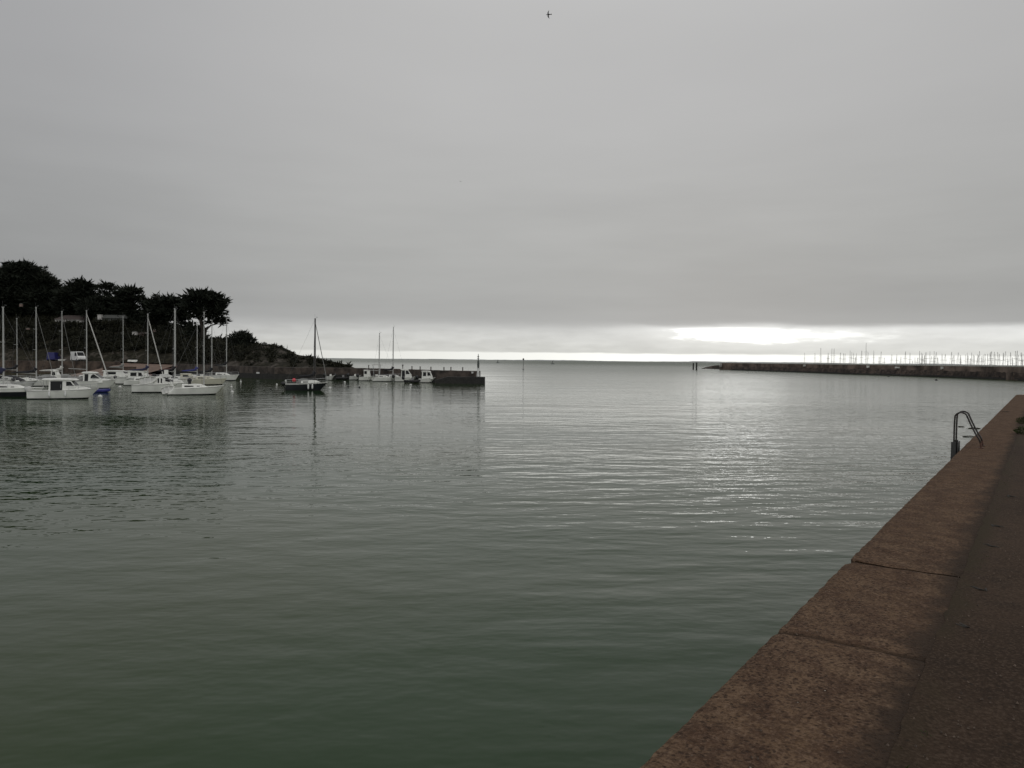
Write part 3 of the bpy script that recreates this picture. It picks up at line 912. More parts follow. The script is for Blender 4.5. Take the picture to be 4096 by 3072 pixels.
# houses among the trees
def house(name, label, px0, px1, ybase, yeave, yridge, d, wall, roof, depth=7, chim=None, hip=.12, wins=()):
    a, b = P(px0, ybase, d), P(px1, ybase, d); w = b.x - a.x
    ze, zr = P(px0, yeave, d).z - a.z, P(px0, yridge, d).z - a.z
    t = thing(name, label, 'house', Vector(((a.x + b.x) / 2, d, a.z)))
    mb = MB(); mb.box((0, depth / 2, ze / 2 - 1), (w, depth, ze + 2)); mb.build('wall', wall, t)
    mb = MB(); o = .3
    e = [(-w / 2 - o, -o, ze), (w / 2 + o, -o, ze), (w / 2 + o, depth + o, ze), (-w / 2 - o, depth + o, ze)]
    r_ = [(-w / 2 + w * hip, depth / 2, zr), (w / 2 - w * hip, depth / 2, zr)]
    mb.add(e + r_, [(0, 1, 5, 4), (2, 3, 4, 5), (1, 2, 5), (3, 0, 4), (3, 2, 1, 0)])
    rf = mb.build('roof', roof, t)
    if chim:
        x = P(chim[0], ybase, d).x - (a.x + b.x) / 2
        zc = P(chim[0], chim[1], d).z - a.z; zb = P(chim[0], chim[2], d).z - a.z
        mb = MB(); mb.box((x, -.2, (zc + zb) / 2), (chim[3], .9, zc - zb)); mb.box((x, -.2, zc + .05), (chim[3] + .12, 1.02, .1)); mb.build('chimney', M_PLASTER, rf)
    for (x, zf, ww, hh) in wins:
        mb = MB(); mb.box((x * w, -.012, ze * zf), (ww, .03, hh)); mb.build('window', M_GLASS, t)
    return t


house('low_house', 'long low white house with brown roof half hidden on the hill', 220, 321, 1298, 1277, 1258, 222, M_PLASTER, M_TILE, wins=((-.3, .55, .6, .7), (.02, .55, .6, .7), (.25, .5, .7, .8)))
house('slate_roof_house', 'house with a shallow grey slate roof and white chimney block', 384, 490, 1292, 1272, 1256, 221, M_SLATE, M_SLATE, chim=(402, 1260, 1279, 1.0), wins=((-.1, .5, .7, .6), (.22, .5, .7, .6)))
house('pink_house', 'small pinkish rendered house low among the shrubs', 550, 592, 1352, 1335, 1327, 214, M_PINK, M_TILE, depth=5, wins=((-.2, .5, .4, .5), (.2, .5, .4, .5)))
for k, (px, y0, y1, w, d, lab) in enumerate(((540, 1340, 1324, 1.1, 213, 'small white pillar shaped hut beside the pink house'), (620, 1329, 1316, .7, 216, 'tiny pale hut between the pine trunks'),
                                             (85, 1226, 1212, .7, 226, 'tiny white gable glimpsed high in the left trees'), (112, 1318, 1311, .7, 212, 'tiny pale shed glimpsed low in the left trees'))):
    a = P(px, y0, d); h = P(px, y1, d).z - a.z
    t = thing('small_hut', lab, 'hut', a)
    mb = MB(); mb.box((0, 0, h * .36), (w, w, h * .76)); mb.build('wall', M_PLASTER if k == 0 else M_PINK, t)
    mb = MB(); mb.add([(-w * .58, -w * .58, h * .74), (w * .58, -w * .58, h * .74), (w * .58, w * .58, h * .74), (-w * .58, w * .58, h * .74), (0, 0, h)], [(0, 1, 4), (1, 2, 4), (2, 3, 4), (3, 0, 4), (3, 2, 1, 0)])
    mb.build('roof', M_SLATE, t)

# ------------------------------------------------------------------ vehicles on the quay


def van(label, loc, rz, paint, L=4.9, H=2.25, name='parked_van'):
    t = thing(name, label, 'van', loc, rz)
    prof = [(-L / 2, .45), (-L / 2, H * .97), (-L / 2 + .1, H), (L * .17, H), (L * .24, H * .96), (L * .38, H * .56), (L * .47, H * .50), (L / 2, H * .40), (L / 2, .35), (L * .44, .30), (-L * .47, .30)]
    MB().prism(prof, .95, .85, H * .45, H).build('body', paint, t)
    for s in (-1, 1):
        y0, y1 = s * .945, s * .875
        MB().quad((L * .05, y0, H * .58), (L * .33, y0, H * .58), (L * .235, y1, H * .90), (L * .05, y1, H * .90)).build('side_window', M_GLASS, t)
        for x in (-L * .30, L * .30):
            wv = MB().tube([(x, s * .97, .33), (x, s * .78, .33)], .33, 14).build('wheel', M_RUB, t)
            MB().tube([(x, s * .985, .33), (x, s * .80, .33)], .18, 10).build('rim', M_GREYP, wv)
        MB().box((L * .485, s * .72, H * .36), (.1, .28, .18)).build('headlight', M_BUOY, t)
        MB().box((L * .27, s * 1.05, H * .6), (.1, .16, .25)).build('mirror', M_ENG, t)
    f = lambda k, z: (L * (.38 - .14 * k), z)
    MB().quad((L * .388, -.80, H * .575), (L * .388, .80, H * .575), (L * .252, .74, H * .94), (L * .252, -.74, H * .94)).build('windscreen', M_GLASS, t)
    MB().box((L / 2 + .02, 0, .5), (.12, 1.8, .22)).build('bumper', M_GREYP, t)
    return t


q = P(312, 1443, 200.6); van('white parked van with dark windscreen, on the quay behind the masts', (q.x, 200.6, 3.0), R(-40), M_VAN, 5.0, 2.5)
q = P(211, 1440, 201.8); van('dark blue van parked left of the white van on the quay', (q.x, 202.2, 3.0), R(103), M_VANB, 4.4, 2.2)


# ------------------------------------------------------------------ boats
class Hull:
    def __init__(s, L, B, fb, fs, rake=.6, trim=0.0, full=.62, stern=.82, reverse=0.0):
        s.L, s.B, s.fb, s.fs, s.rake, s.full, s.stern, s.rev = L, B, fb, fs, rake, full, stern, reverse

    def half(s, t):
        if t > .42: return s.B / 2 * max(.012, 1 - ((t - .42) / .58) ** 2.3)
        return s.B / 2 * (s.stern + (1 - s.stern) * math.sin(t / .42 * math.pi / 2))

    def sheer(s, t): return s.fs + (s.fb - s.fs) * t ** 1.7

    def pt(s, t, f, side):
        """f 0 at the waterline .. 1 at the sheer"""
        z = s.sheer(t) * f; h = s.half(t)
        wl = h * (.88 - .38 * t ** 2)
        y = wl + (h - wl) * f ** .75
        x = (t - .5) * s.L - s.rake * (1 - f) * t ** 5 + s.rev * (1 - t) ** 8 * f
        return (x, side * y, z)

    def x(s, t): return (t - .5) * s.L


def hull_parts(h, root, mh, manti, mdeck, stripe=None):
    T = [0, .06, .14, .24, .34, .44, .54, .64, .73, .81, .88, .94, .98, 1.0]
    F = [.13, .3, .55, .8, .93, 1.0]
    mb = MB()
    for sd in (-1, 1):
        mb.loft([[h.pt(t, f, sd) for f in F] for t in T])
    mb.add([h.pt(0, f, -1) for f in F] + [h.pt(0, f, 1) for f in F[::-1]], [tuple(range(2 * len(F)))])
    hu = mb.build('hull', mh, root)
    mb = MB()
    for sd in (-1, 1):
        rows = []
        for t in T:
            a = h.pt(t, .13, sd); w = h.pt(t, .0, sd)
            rows.append([(a[0], a[1] * .995, a[2]), (w[0], w[1] * .985, -.02), (w[0] * .98, w[1] * .6, -.30)])
        mb.loft(rows)
    a = h.pt(0, .13, -1); b = h.pt(0, .13, 1)
    mb.quad(a, b, (b[0] + .1, b[1] * .6, -.3), (a[0] + .1, a[1] * .6, -.3))
    mb.build('antifouling', manti, root)
    mb = MB()
    mb.loft([[(h.pt(t, 1, -1)[0], h.pt(t, 1, -1)[1] * .96, h.sheer(t) - .03), (h.pt(t, 1, 0)[0], 0, h.sheer(t) + .03), (h.pt(t, 1, 1)[0], h.pt(t, 1, 1)[1] * .96, h.sheer(t) - .03)] for t in T])
    mb.build('deck', mdeck, root)
    mb = MB()
    for sd in (-1, 1):
        pts = [Vector(h.pt(t, 1, sd)) + Vector((0, sd * .005, .0)) for t in T]
        mb.tube(pts, .035, 6)
    mb.build('rubbing_strake', stripe or mh, root)
    return hu


def rails(h, root, t0, t1, hz=.55, name='guard_rail', mid=True):
    mb = MB(); n = max(3, int((t1 - t0) * h.L / 1.3))
    for sd in (-1, 1):
        top = []
        for i in range(n + 1):
            t = t0 + (t1 - t0) * i / n
            p = Vector(h.pt(t, 1, sd)); p.y *= .95
            mb.tube([p, p + Vector((0, 0, hz))], .014, 5); top.append(p + Vector((0, 0, hz)))
        mb.tube(top, .014, 5)
        if mid: mb.tube([p - Vector((0, 0, hz / 2)) for p in top], .008, 5)
    if t1 > .97:
        a, b = Vector(h.pt(t1, 1, -1)), Vector(h.pt(t1, 1, 1))
        mb.tube([a + Vector((0, 0, hz)), b + Vector((0, 0, hz))], .016, 5)
    return mb.build(name, M_STEEL, root)


def outboard(root, x, y, z, m=None, s=1.0, tilt=0.3):
    mb = MB()
    c = Vector((x, y, z))
    def rot(p): return c + Vector((p[0] * math.cos(tilt) - p[2] * math.sin(tilt), p[1], p[0] * math.sin(tilt) + p[2] * math.cos(tilt))) * s
    rings = []
    for zz, rx, ry in ((.05, .14, .12), (.12, .22, .17), (.35, .26, .19), (.52, .24, .17), (.60, .14, .11)):
        rings.append([rot((-.12 + rx * math.cos(a), ry * math.sin(a), zz)) for a in [i * math.pi / 5 for i in range(10)]])
    mb.loft(rings, True); mb.cap(rings[-1]); mb.cap(rings[0])
    e = mb.build('outboard_motor', m or M_ENG, root, smooth=True)
    mb = MB(); mb.tube([rot((-.10, 0, .08)), rot((-.10, 0, -.55))], [.08 * s, .05 * s], 6); mb.tube([rot((-.28, 0, -.5)), rot((.02, 0, -.5))], [.03 * s, .06 * s], 6)
    mb.build('leg', M_ENG, e)
    return e


def mast_rig(h, root, mx, mz, H, mm=None, rad=.075, spread=True, boom=None, cover=None, jib=None, lean=0.0, stays=True, r_stay=.008, boom_z=1.0):
    mm = mm or M_ALU
    top = Vector((mx - lean * (H - mz), 0, H)); foot = Vector((mx, 0, mz))
    mb = MB(); mb.tube([foot, foot.lerp(top, .5), top], [rad, rad, rad * .75], 8)
    mb.box((top.x, 0, top.z + .04), (.22, .1, .08))
    mo = mb.build('mast', mm, root)
    mb = MB(); mb.tube([top, top + Vector((-.05, 0, .7))], .008, 4); mb.tube([top + Vector((.1, 0, 0)), top + Vector((.18, 0, .25))], .008, 4); mb.box((top.x + .24, 0, top.z + .26), (.2, .03, .05))
    mb.build('masthead_aerial', M_WIRE, mo)
    if spread:
        for f in ((.55,) if H < 10.5 else (.42, .70)):
            c = foot.lerp(top, f)
            MB().tube([c + Vector((-.15, -.75, .05)), c + Vector((.02, 0, 0)), c + Vector((-.15, .75, .05))], .028, 5).build('spreader', mm, mo)
    bow = Vector((h.x(.985), 0, h.sheer(.985) + .08))
    if stays:
        mb = MB()
        mb.tube([top, Vector((h.x(0.0), 0, h.fs + .1))], r_stay, 4)
        for sd in (-1, 1):
            c = foot.lerp(top, .55) + Vector((-.15, sd * .75, .05))
            mb.tube([top, c, Vector(h.pt((mx / h.L) + .46, 1, sd))], r_stay * .8, 4)
        mb.build('shrouds', M_WIRE, root)
    hd = foot.lerp(top, .96)
    if jib:
        MB().tube([hd, hd.lerp(bow, .12), hd.lerp(bow, .7), hd.lerp(bow, .95), bow], [.02, jib * .75, jib, jib * .9, .03], 7).build('furled_jib', M_CANVG if jib < .07 else M_CANVW, root)
    else:
        MB().tube([hd, bow], r_stay, 4).build('forestay', M_WIRE, root)
    if boom:
        z = mz + boom_z; e = Vector((mx - boom, 0, z + .12))
        b_ = MB().tube([(mx - .06, 0, z), e], .055, 6).build('boom', mm, root)
        if cover:
            rr = [.30, .22, .17, .15, .12, .06]
            pts = [Vector((mx - .02 - boom * t, 0, z + .12 + .14 * (1 - t) + (.55 if i == 0 else .16 if i == 1 else 0))) for i, t in enumerate((0, .07, .3, .55, .8, 1.0))]
            MB().tube(pts, rr, 8).build('sail_cover', cover, b_, smooth=True)
    return mo


def coachroof(h, root, ta, tb, hc, m, win=True, wf=.62, slope=.25, wname='cabin_window'):
    T = [ta, ta + (tb - ta) * .02, ta + (tb - ta) * .5, tb - (tb - ta) * slope, tb]
    Hs = [.0, hc, hc * .96, hc * .80, .02]
    rings = []
    for t, hh in zip(T, Hs):
        w = h.half(t) * wf; z = h.sheer(t) - .02; x = h.x(t)
        rings.append([(x, -w, z), (x, -w * .86, z + hh * .92), (x, -w * .5, z + hh * 1.03), (x, 0, z + hh * 1.08), (x, w * .5, z + hh * 1.03), (x, w * .86, z + hh * .92), (x, w, z)])
    mb = MB(); mb.loft(rings); mb.cap(rings[0]); co = mb.build('coachroof', m, root)
    if win:
        for sd in (-1, 1):
            ra, rb = rings[1], rings[3]; i0, i1 = (0, 1) if sd < 0 else (6, 5)
            def pp(u, v):
                a = Vector(ra[i0]).lerp(Vector(ra[i1]), v); b = Vector(rb[i0]).lerp(Vector(rb[i1]), v)
                c = a.lerp(b, u)
                m_ = Vector(rings[2][i0]).lerp(Vector(rings[2][i1]), v)
                k = 1 - abs(u - .45) / .55
                c.y = c.y + (m_.y - (a.y + b.y) / 2) * max(0, k); c.y += sd * .012
                return c
            n = 6
            mb = MB(); mb.loft([[pp(.12 + .80 * i / n, .38), pp(.12 + .80 * i / n, .80 - .18 * i / n)] for i in range(n + 1)])
            mb.build(wname, M_GLASS, co)
    return co


def wheelhouse(root, prof, w0, w1, m, roofz, base, wins=(), screen=None, roof=None, mroof=None, door=None):
    """prof: side outline (x, z)"""
    mb = MB(); mb.prism(prof, w0, w1, base, roofz); wh = mb.build('wheelhouse', m, root)
    hw = lambda z: w0 + (w1 - w0) * (z - base) / (roofz - base)
    for quad in wins:
        for sd in (-1, 1):
            q = [(x, sd * (hw(z) + .008), z) for x, z in quad]
            MB().add(q, [tuple(range(len(q)))]).build('window', M_GLASS, wh)
    if screen:
        (xa, za), (xb, zb) = screen; n = Vector((zb - za, 0, xa - xb)).normalized() * .012
        if n.x < 0: n = -n
        for y0, y1 in ((-.9, -.04), (.04, .9)):
            MB().quad((xa + n.x, y0 * hw(za) , za + n.z), (xa + n.x, y1 * hw(za), za + n.z), (xb + n.x, y1 * hw(zb), zb + n.z), (xb + n.x, y0 * hw(zb), zb + n.z)).build('windscreen', M_GLASS, wh)
    if roof:
        x0_, x1_, th, ov = roof
        rings = []
        for x, k, hgt in ((x0_, .9, .6), (x0_ + .08, 1.0, 1.0), ((x0_ + x1_) / 2, 1.0, 1.25), (x1_ - .25, .94, 1.0), (x1_, .7, .25)):
            w = (w1 + ov) * k
            rings.append([(x, -w, roofz), (x, -w, roofz + th * hgt * .55), (x, -w * .6, roofz + th * hgt), (x, 0, roofz + th * hgt * 1.1), (x, w * .6, roofz + th * hgt), (x, w, roofz + th * hgt * .55), (x, w, roofz)])
        mb = MB(); mb.loft(rings, True); mb.cap(rings[0]); mb.cap(rings[-1]); mb.build('roof', mroof or m, wh)
    if door:
        x0_, x1_, z0_, z1_ = door
        for sd in (-1, 1):
            MB().quad(*[(x, sd * (hw(z) + .014), z) for x, z in ((x0_, z0_), (x1_, z0_), (x1_, z1_), (x0_, z1_))]).build('door', M_GLASS, wh)
    return wh


def berth(ps, pb, yw, head=0.0, B=2.4):
    """place for a boat that shows from pixel ps (stern) to pb (bow) with its near waterline at yw"""
    pm = (ps + pb) / 2
    c = W(pm, yw); d = c.y + B * .42
    L = ((pb - ps) / FPX * d - B * .72 * math.sin(R(head))) / max(.35, math.cos(R(head)))
    p = XY(pm, d)
    return Vector((p.x, d, 0)), L, d


BG = 'moored sailing boats'


def sailboat(label, ps, pb, yw, mpx, mtop, head=15, mh=None, boom=2.6, cover=None, jib=None, lean=-.004, B=2.3, fb=.95, fs=.72, mm=None, rev=0.35, cab=.42, rad=.075, manti=None, mdeck=None, win=True, spread=True, motor=False, group=BG, rail=True, rake=.7, name='sailing_boat', cabt=(.26, .72), boom_z=1.0):
    loc, L, d = berth(ps, pb, yw, head, B)
    t = thing(name, label, 'sailing boat', loc, R(head), group)
    mh = mh or M_GEL
    h = Hull(L, B, fb, fs, rake=rake, reverse=rev, stern=.74)
    hull_parts(h, t, mh, manti or M_ANTI, mdeck or M_DECK)
    coachroof(h, t, cabt[0], cabt[1], cab, mdeck or M_GEL, win)
    mx = (P(mpx, yw, d).x - loc.x) / math.cos(R(head))
    mx = max(-.25 * L, min(.33 * L, mx))
    H = P(mpx, mtop, d + mx * math.sin(R(head))).z
    mz = h.sheer(mx / L + .5) + (cab * .9 if cabt[0] < mx / L + .5 < cabt[1] - .1 else 0)
    mast_rig(h, t, mx, mz, H, mm, rad, spread, boom, cover, jib, lean, boom_z=boom_z)
    if rail: rails(h, t, .02, .99)
    mb = MB(); mb.box((h.x(-.004) + .05, 0, h.fs * .35), (.07, .35, h.fs * 1.0)); mb.build('rudder', mh, t)
    if motor: outboard(t, h.x(0) - .05, .45, h.fs - .05)
    mb = MB(); mb.box((h.x(.13), .0, h.fs + .14), (L * .2, .1, .03)); mb.tube([(h.x(.05), 0, h.fs + .1), (h.x(.18), 0, h.fs + .42)], .025, 5); mb.build('tiller', M_DMAST, t)
    return t, h, loc


# --- back rows first
sailboat('sailing boat with tall bare mast and white deck at far left, second mast in', -60, 150, 1539, 66, 1275, 12, mh=M_GEL3, cover=M_CANVB, rad=.06)
sailboat('white sailing boat with dark cover on its boom, third tall mast from left', 8, 212, 1546, 141, 1230, 14, jib=.035, cover=M_CANVB, boom=3.2, rad=.085)
sailboat('sailing boat with white sail cover sloping along its boom', 160, 300, 1531, 247, 1246, 10, jib=.035, mh=M_GEL3, cover=M_CANVW, boom=3.4, rad=.085)
sailboat('sailing boat with thick furled forestay slanting beside a tall mast, left of white van', 282, 430, 1529, 348, 1243, 12, cover=None, boom=2.8, jib=.10, rad=.095)
sailboat('sailing boat with thin distant mast in front of the slipway edge', 425, 570, 1517, 493, 1265, 8, mh=M_GEL3, rad=.07, cover=M_CANVG)
sailboat('sailing boat with navy sail cover in front of the pale slipway', 500, 655, 1542, 590, 1257, 14, cover=M_CANVN, boom=2.6, jib=.085, rad=.085)
sailboat('sailing boat with black sail cover, thicker of the twin central masts', 595, 770, 1546, 697, 1235, 14, cover=M_CANVB, boom=2.4, rad=.10)
sailboat('sailing boat behind twin masts with plain boom and small cabin', 640, 800, 1534, 703, 1240, 10, mh=M_GEL2, cover=M_CANVR, boom=2.6, rad=.075)
sailboat('cream sailing boat with blue sail cover on its boom', 690, 842, 1528, 787, 1297, 10, mh=M_GEL2, cover=M_CANVU, boom=2.6, rad=.075, cab=.5)
sailboat('cream sailing boat with slim mast moored behind the front sailing boat', 745, 905, 1540, 845, 1283, 16, mh=M_GEL2, mdeck=M_GEL2, cover=M_CANVB, boom=2.0, rad=.07, cab=.5, B=2.4, fb=1.05, fs=.85)
sailboat('rightmost white sailing boat of the packed group, dark sail cover', 832, 955, 1523, 905, 1272, 14, cover=M_CANVB, boom=2.3, rad=.085, B=2.5, fb=1.15, fs=.95, cab=.5, boom_z=1.3)
# --- the front row
_, _h0, _ = sailboat('sailing boat with black hull side and white deck cut by left frame edge', -75, 168, 1588, 18, 1230, 10, mh=M_GEL, cover=M_CANVN, boom=2.2, manti=M_ANTI, fb=1.0, fs=.85, rad=.095, B=2.3)
BLACK_DIM = (_h0.L, _h0.B, _h0.fb, _h0.fs)
mbh = [o for o in COL.objects if o.parent and o.parent.get('label', '').startswith('sailing boat with black hull') and o.name.startswith('hull')]
for o in mbh: o.data.materials.clear(); o.data.materials.append(M_BLACK)
_bk = mbh[0].parent; _bh = Hull(*BLACK_DIM, rake=.7, reverse=.35, stern=.74)
for sd in (-1, 1):
    MB().loft([[Vector(_bh.pt(t, f, sd)) + Vector((0, sd * .012, dz_)) for t in [i / 14 for i in range(15)]] for f, dz_ in ((.58, 0), (.8, 0), (1, .04))]).build('white_topside', M_GEL, _bk)
front, fh, floc = sailboat('white sailing boat with open sloping stern in the front row, bow right', 672, 890, 1580, 811, 1250, 22, cover=None, boom=None, B=2.5, fb=1.05, fs=.75, rev=.75, cab=.46, rad=.065, rake=.9, rail=False)

dark, dh, dloc = sailboat('lone black hulled sailing boat with white deck and dark mast', 1143, 1312, 1562, 1257, 1276, 14, mh=M_BLACK, mm=M_DMAST, boom=2.4, cover=M_CANVB, jib=.055, B=2.1, fb=1.16, fs=.90, rev=0.0, cab=.42, rad=.12, mdeck=M_GEL, rake=1.0, cabt=(.36, .84), boom_z=.35)
MB().loft([[Vector(dh.pt(t, 1, sd)) + Vector((0, sd * .012, dz_)) for t in [i / 14 for i in range(15)]] for sd, dz_ in ((-1, -.10), (-1, .05))]).build('toe_rail', M_GEL, dark)
MB().loft([[Vector(dh.pt(t, 1, sd)) + Vector((0, sd * .012, dz_)) for t in [i / 14 for i in range(15)]] for sd, dz_ in ((1, -.10), (1, .05))]).build('toe_rail', M_GEL, dark)


def on_boat(root, loc, rz, p):
    c, s_ = math.cos(rz), math.sin(rz)
    return Vector((loc.x + p[0] * c - p[1] * s_, loc.y + p[0] * s_ + p[1] * c, p[2]))


hz_ = R(14)
tag(MB().ball((0, 0, 0), .26).build('red_buoy', M_RED, None, on_boat(dark, dloc, hz_, (dh.x(.20), -.5, 1.42)), True), 'bright red round buoy hung on stern of the black sailing boat', 'buoy')
for k, t_ in enumerate((.545, .645)):
    p = on_boat(dark, dloc, hz_, dh.pt(t_, .55, -1)); p.y -= .10
    mb = MB(); mb.lathe([(.02, -.36), (.09, -.30), (.11, -.15), (.11, .2), (.08, .30), (.02, .34)]); mb.tube([(0, 0, .3), (0, .05, .62)], .012, 4)
    tag(mb.build('fender', M_FEND, None, p, True), ('white fender hanging on black hull, nearer the stern', 'white fender hanging on black hull, nearer the bow')[k], 'fender')
mb = MB(); mb.prism([(-.9, 0), (-.7, .42), (-.2, .62), (.55, .55), (.9, .1), (.9, 0)], .55, .35, 0, .6)
mb.build('spray_hood', M_CANVG, dark, Vector((dh.x(.42), 0, 1.05)))
outboard(dark, dh.x(0) - .12, .2, .62, M_ENG, 1.0)

# --- motor boats


def motorboat(label, ps, pb, yw, head, B, fb, fs, mh=None, name='motor_boat', rake=1.0, manti=None, group='moored motor boats', stern=.9, d_=None):
    loc, L, d = berth(ps, pb, yw, head, B)
    t = thing(name, label, 'motor boat', loc, R(head), group)
    h = Hull(L, B, fb, fs, rake=rake, stern=stern)
    hull_parts(h, t, mh or M_GEL, manti or M_ANTI, M_DECK, M_GEL3)
    return t, h, loc, d


# 1: cruiser nearest the camera
t, h, loc, d = motorboat('nearest white motor cruiser with dark sliding door and sloping windscreen', 130, 384, 1597, 18, 2.5, 1.05, .82)
L = h.L
wheelhouse(t, [(-.20 * L, .7), (-.19 * L, 1.92), (.12 * L, 1.92), (.19 * L, 1.30), (.20 * L, .7)], 1.0, .86, M_GEL, 1.92, .7,
           wins=[[(.055 * L, 1.36), (.165 * L, 1.36), (.115 * L, 1.80), (.055 * L, 1.80)]], screen=((.185 * L, 1.36), (.128 * L, 1.84)), roof=(-.30 * L, .20 * L, .17, .12), door=(-.17 * L, .0 * L, .86, 1.84))
coachroof(h, t, .66, .90, .30, M_GEL, False, .75, .4)
MB().prism([(-.50 * L, .05), (-.51 * L, .42), (-.42 * L, .46), (-.40 * L, .05)], .95).build('swim_platform', M_GEL3, t)
outboard(t, -.49 * L, -.35, .72, M_ENGW, 1.0); outboard(t, -.49 * L, .35, .72, M_ENGW, 1.0)
rails(h, t, .6, .99, .5)
mb = MB(); mb.tube([(-.02 * L, -.95, .8), (-.02 * L, -.95, 1.5)], .02, 5); mb.tube([(-.28 * L, .6, 1.95), (-.29 * L, .6, .8)], .02, 5); mb.tube([(-.28 * L, -.6, 1.95), (-.29 * L, -.6, .8)], .02, 5); mb.build('roof_strut', M_STEEL, t)
near_m, near_h, near_l = t, h, loc

# 5: the cruiser behind it
t, h, loc, d = motorboat('white motor cruiser with grey cockpit cover, just behind the nearest cruiser', 246, 459, 1556, 14, 2.6, 1.2, .95)
L = h.L
wheelhouse(t, [(-.06 * L, .85), (-.06 * L, 2.12), (.13 * L, 2.12), (.28 * L, 1.30), (.29 * L, .85)], 1.05, .86, M_GEL, 2.12, .85,
           wins=[[(.075 * L, 1.42), (.235 * L, 1.42), (.205 * L, 1.60), (.135 * L, 1.98), (.11 * L, 1.98), (.08 * L, 1.75)]], screen=((.262 * L, 1.40), (.15 * L, 2.0)), roof=(-.09 * L, .17 * L, .16, .1), door=(-.03 * L, .035 * L, 1.05, 2.0))
mb = MB(); rings = []
for x, z in ((-.49, .95), (-.44, 1.25), (-.36, 1.52), (-.2, 1.62), (-.07, 1.66)):
    rings.append([(x * L, 1.15 * math.cos(a), .9 + (z - .9) * math.sin(a) ** .6) for a in [math.pi * i / 8 for i in range(9)]])
mb.loft(rings); mb.cap(rings[0]); mb.build('cockpit_cover', M_CANVG, t)
coachroof(h, t, .76, .92, .22, M_GEL, False, .7, .4); rails(h, t, .62, .99, .5)

# grey covered boat
t, h, loc, d = motorboat('small motor boat with arched grey cover and white console, back row left', 142, 262, 1541, 12, 2.2, .95, .8, M_GEL3)
L = h.L
mb = MB(); rings = []
for x, z in ((-.48, .8), (-.42, 1.25), (-.25, 1.50), (0, 1.55), (.2, 1.45), (.3, .95)):
    rings.append([(x * L, 1.02 * math.cos(a), .8 + (z - .8) * math.sin(a) ** .6) for a in [math.pi * i / 8 for i in range(9)]])
mb.loft(rings); mb.cap(rings[0]); mb.build('cockpit_cover', M_CANVG, t)
wheelhouse(t, [(.05 * L, .8), (.06 * L, 2.15), (.20 * L, 2.15), (.27 * L, 1.5), (.28 * L, .8)], .7, .6, M_GEL, 2.15, .8, wins=[[(.09 * L, 1.5), (.2 * L, 1.5), (.18 * L, 2.0), (.09 * L, 2.0)]], roof=(.03 * L, .24 * L, .08, .06))

# bimini boat at the left edge
t, h, loc, d = motorboat('small motor boat with black bimini hoop over its cockpit, left edge', -40, 98, 1568, 14, 2.2, .9, .75, M_GEL3)
L = h.L
mb = MB(); rings = []
for x, z in ((-.30, 1.62), (-.22, 1.92), (0, 2.0), (.2, 1.88), (.40, 1.50), (.44, 1.30)):
    rings.append([(x * L, -1.0, z - .1), (x * L, -.6, z), (x * L, .6, z), (x * L, 1.0, z - .1)])
mb.loft(rings); bi = mb.build('bimini', M_CANVB, t)
mb = MB()
for x, z in ((-.30, 1.55), (.2, 1.78), (.44, 1.25)):
    for sd in (-1, 1): mb.tube([(0, sd * 1.0, .8), (x * L, sd * 1.0, z)], .02, 5)
mb.build('frame', M_STEEL, bi)
MB().prism([(-.05 * L, .7), (-.03 * L, 1.25), (.1 * L, 1.35), (.16 * L, .7)], .45, .35, .7, 1.35).build('console', M_GEL, t)

# covered white boat before the slipway
t, h, loc, d = motorboat('white motor boat with raised white hardtop and dark side hollow, before the slipway', 472, 640, 1537, 10, 2.4, 1.1, .95)
L = h.L
wheelhouse(t, [(-.22 * L, .85), (-.22 * L, 2.0), (.14 * L, 2.0), (.2 * L, 1.4), (.21 * L, .85)], .95, .85, M_GEL, 2.0, .85, wins=[[(-.16 * L, 1.3), (-.02 * L, 1.3), (-.02 * L, 1.85), (-.16 * L, 1.85)], [(.02 * L, 1.3), (.12 * L, 1.3), (.09 * L, 1.85), (.02 * L, 1.85)]], roof=(-.3 * L, .2 * L, .12, .1))
coachroof(h, t, .62, .90, .3, M_GEL, False, .7, .4); outboard(t, h.x(0) - .1, 0, .8, M_ENG); rails(h, t, .6, .99, .45)
# white boat in front of white van, cabin roof only
t, h, loc, d = motorboat('white motor boat with long low hardtop between the cruiser and slipway boat', 395, 520, 1528, 8, 2.3, 1.05, .9)
L = h.L
wheelhouse(t, [(-.30 * L, .85), (-.28 * L, 1.85), (.30 * L, 1.85), (.40 * L, 1.3), (.41 * L, .85)], .95, .8, M_GEL, 1.85, .85, wins=[[(-.2 * L, 1.3), (.1 * L, 1.3), (.1 * L, 1.72), (-.2 * L, 1.72)]], screen=((.385 * L, 1.36), (.315 * L, 1.78)), roof=(-.34 * L, .34 * L, .12, .1))

# 7: flybridge cruiser
t, h, loc, d = motorboat('white motor cruiser with two upright side windows and stepped roof', 538, 748, 1571, 16, 2.6, 1.25, .92)
L = h.L
wheelhouse(t, [(-.10 * L, .85), (-.09 * L, 1.98), (.02 * L, 1.98), (.24 * L, 1.30), (.25 * L, .85)], 1.05, .88, M_GEL, 1.98, .85,
           wins=[[(-.035 * L, 1.2), (-.008 * L, 1.2), (-.008 * L, 1.78), (-.035 * L, 1.78)], [(.02 * L, 1.2), (.047 * L, 1.2), (.047 * L, 1.74), (.02 * L, 1.78)], [(.10 * L, 1.42), (.205 * L, 1.30), (.17 * L, 1.55), (.105 * L, 1.72)]], screen=((.235 * L, 1.34), (.035 * L, 1.95)))
rings = []
for x, w, zz in ((.10, .85, 1.60), (.16, .92, 1.98), (.32, .85, 1.95), (.45, .55, 1.62), (.47, .4, 1.2)):
    rings.append([(x * L, -w, 1.0), (x * L, -w * .95, zz - .1), (x * L, 0, zz), (x * L, w * .95, zz - .1), (x * L, w, 1.0)])
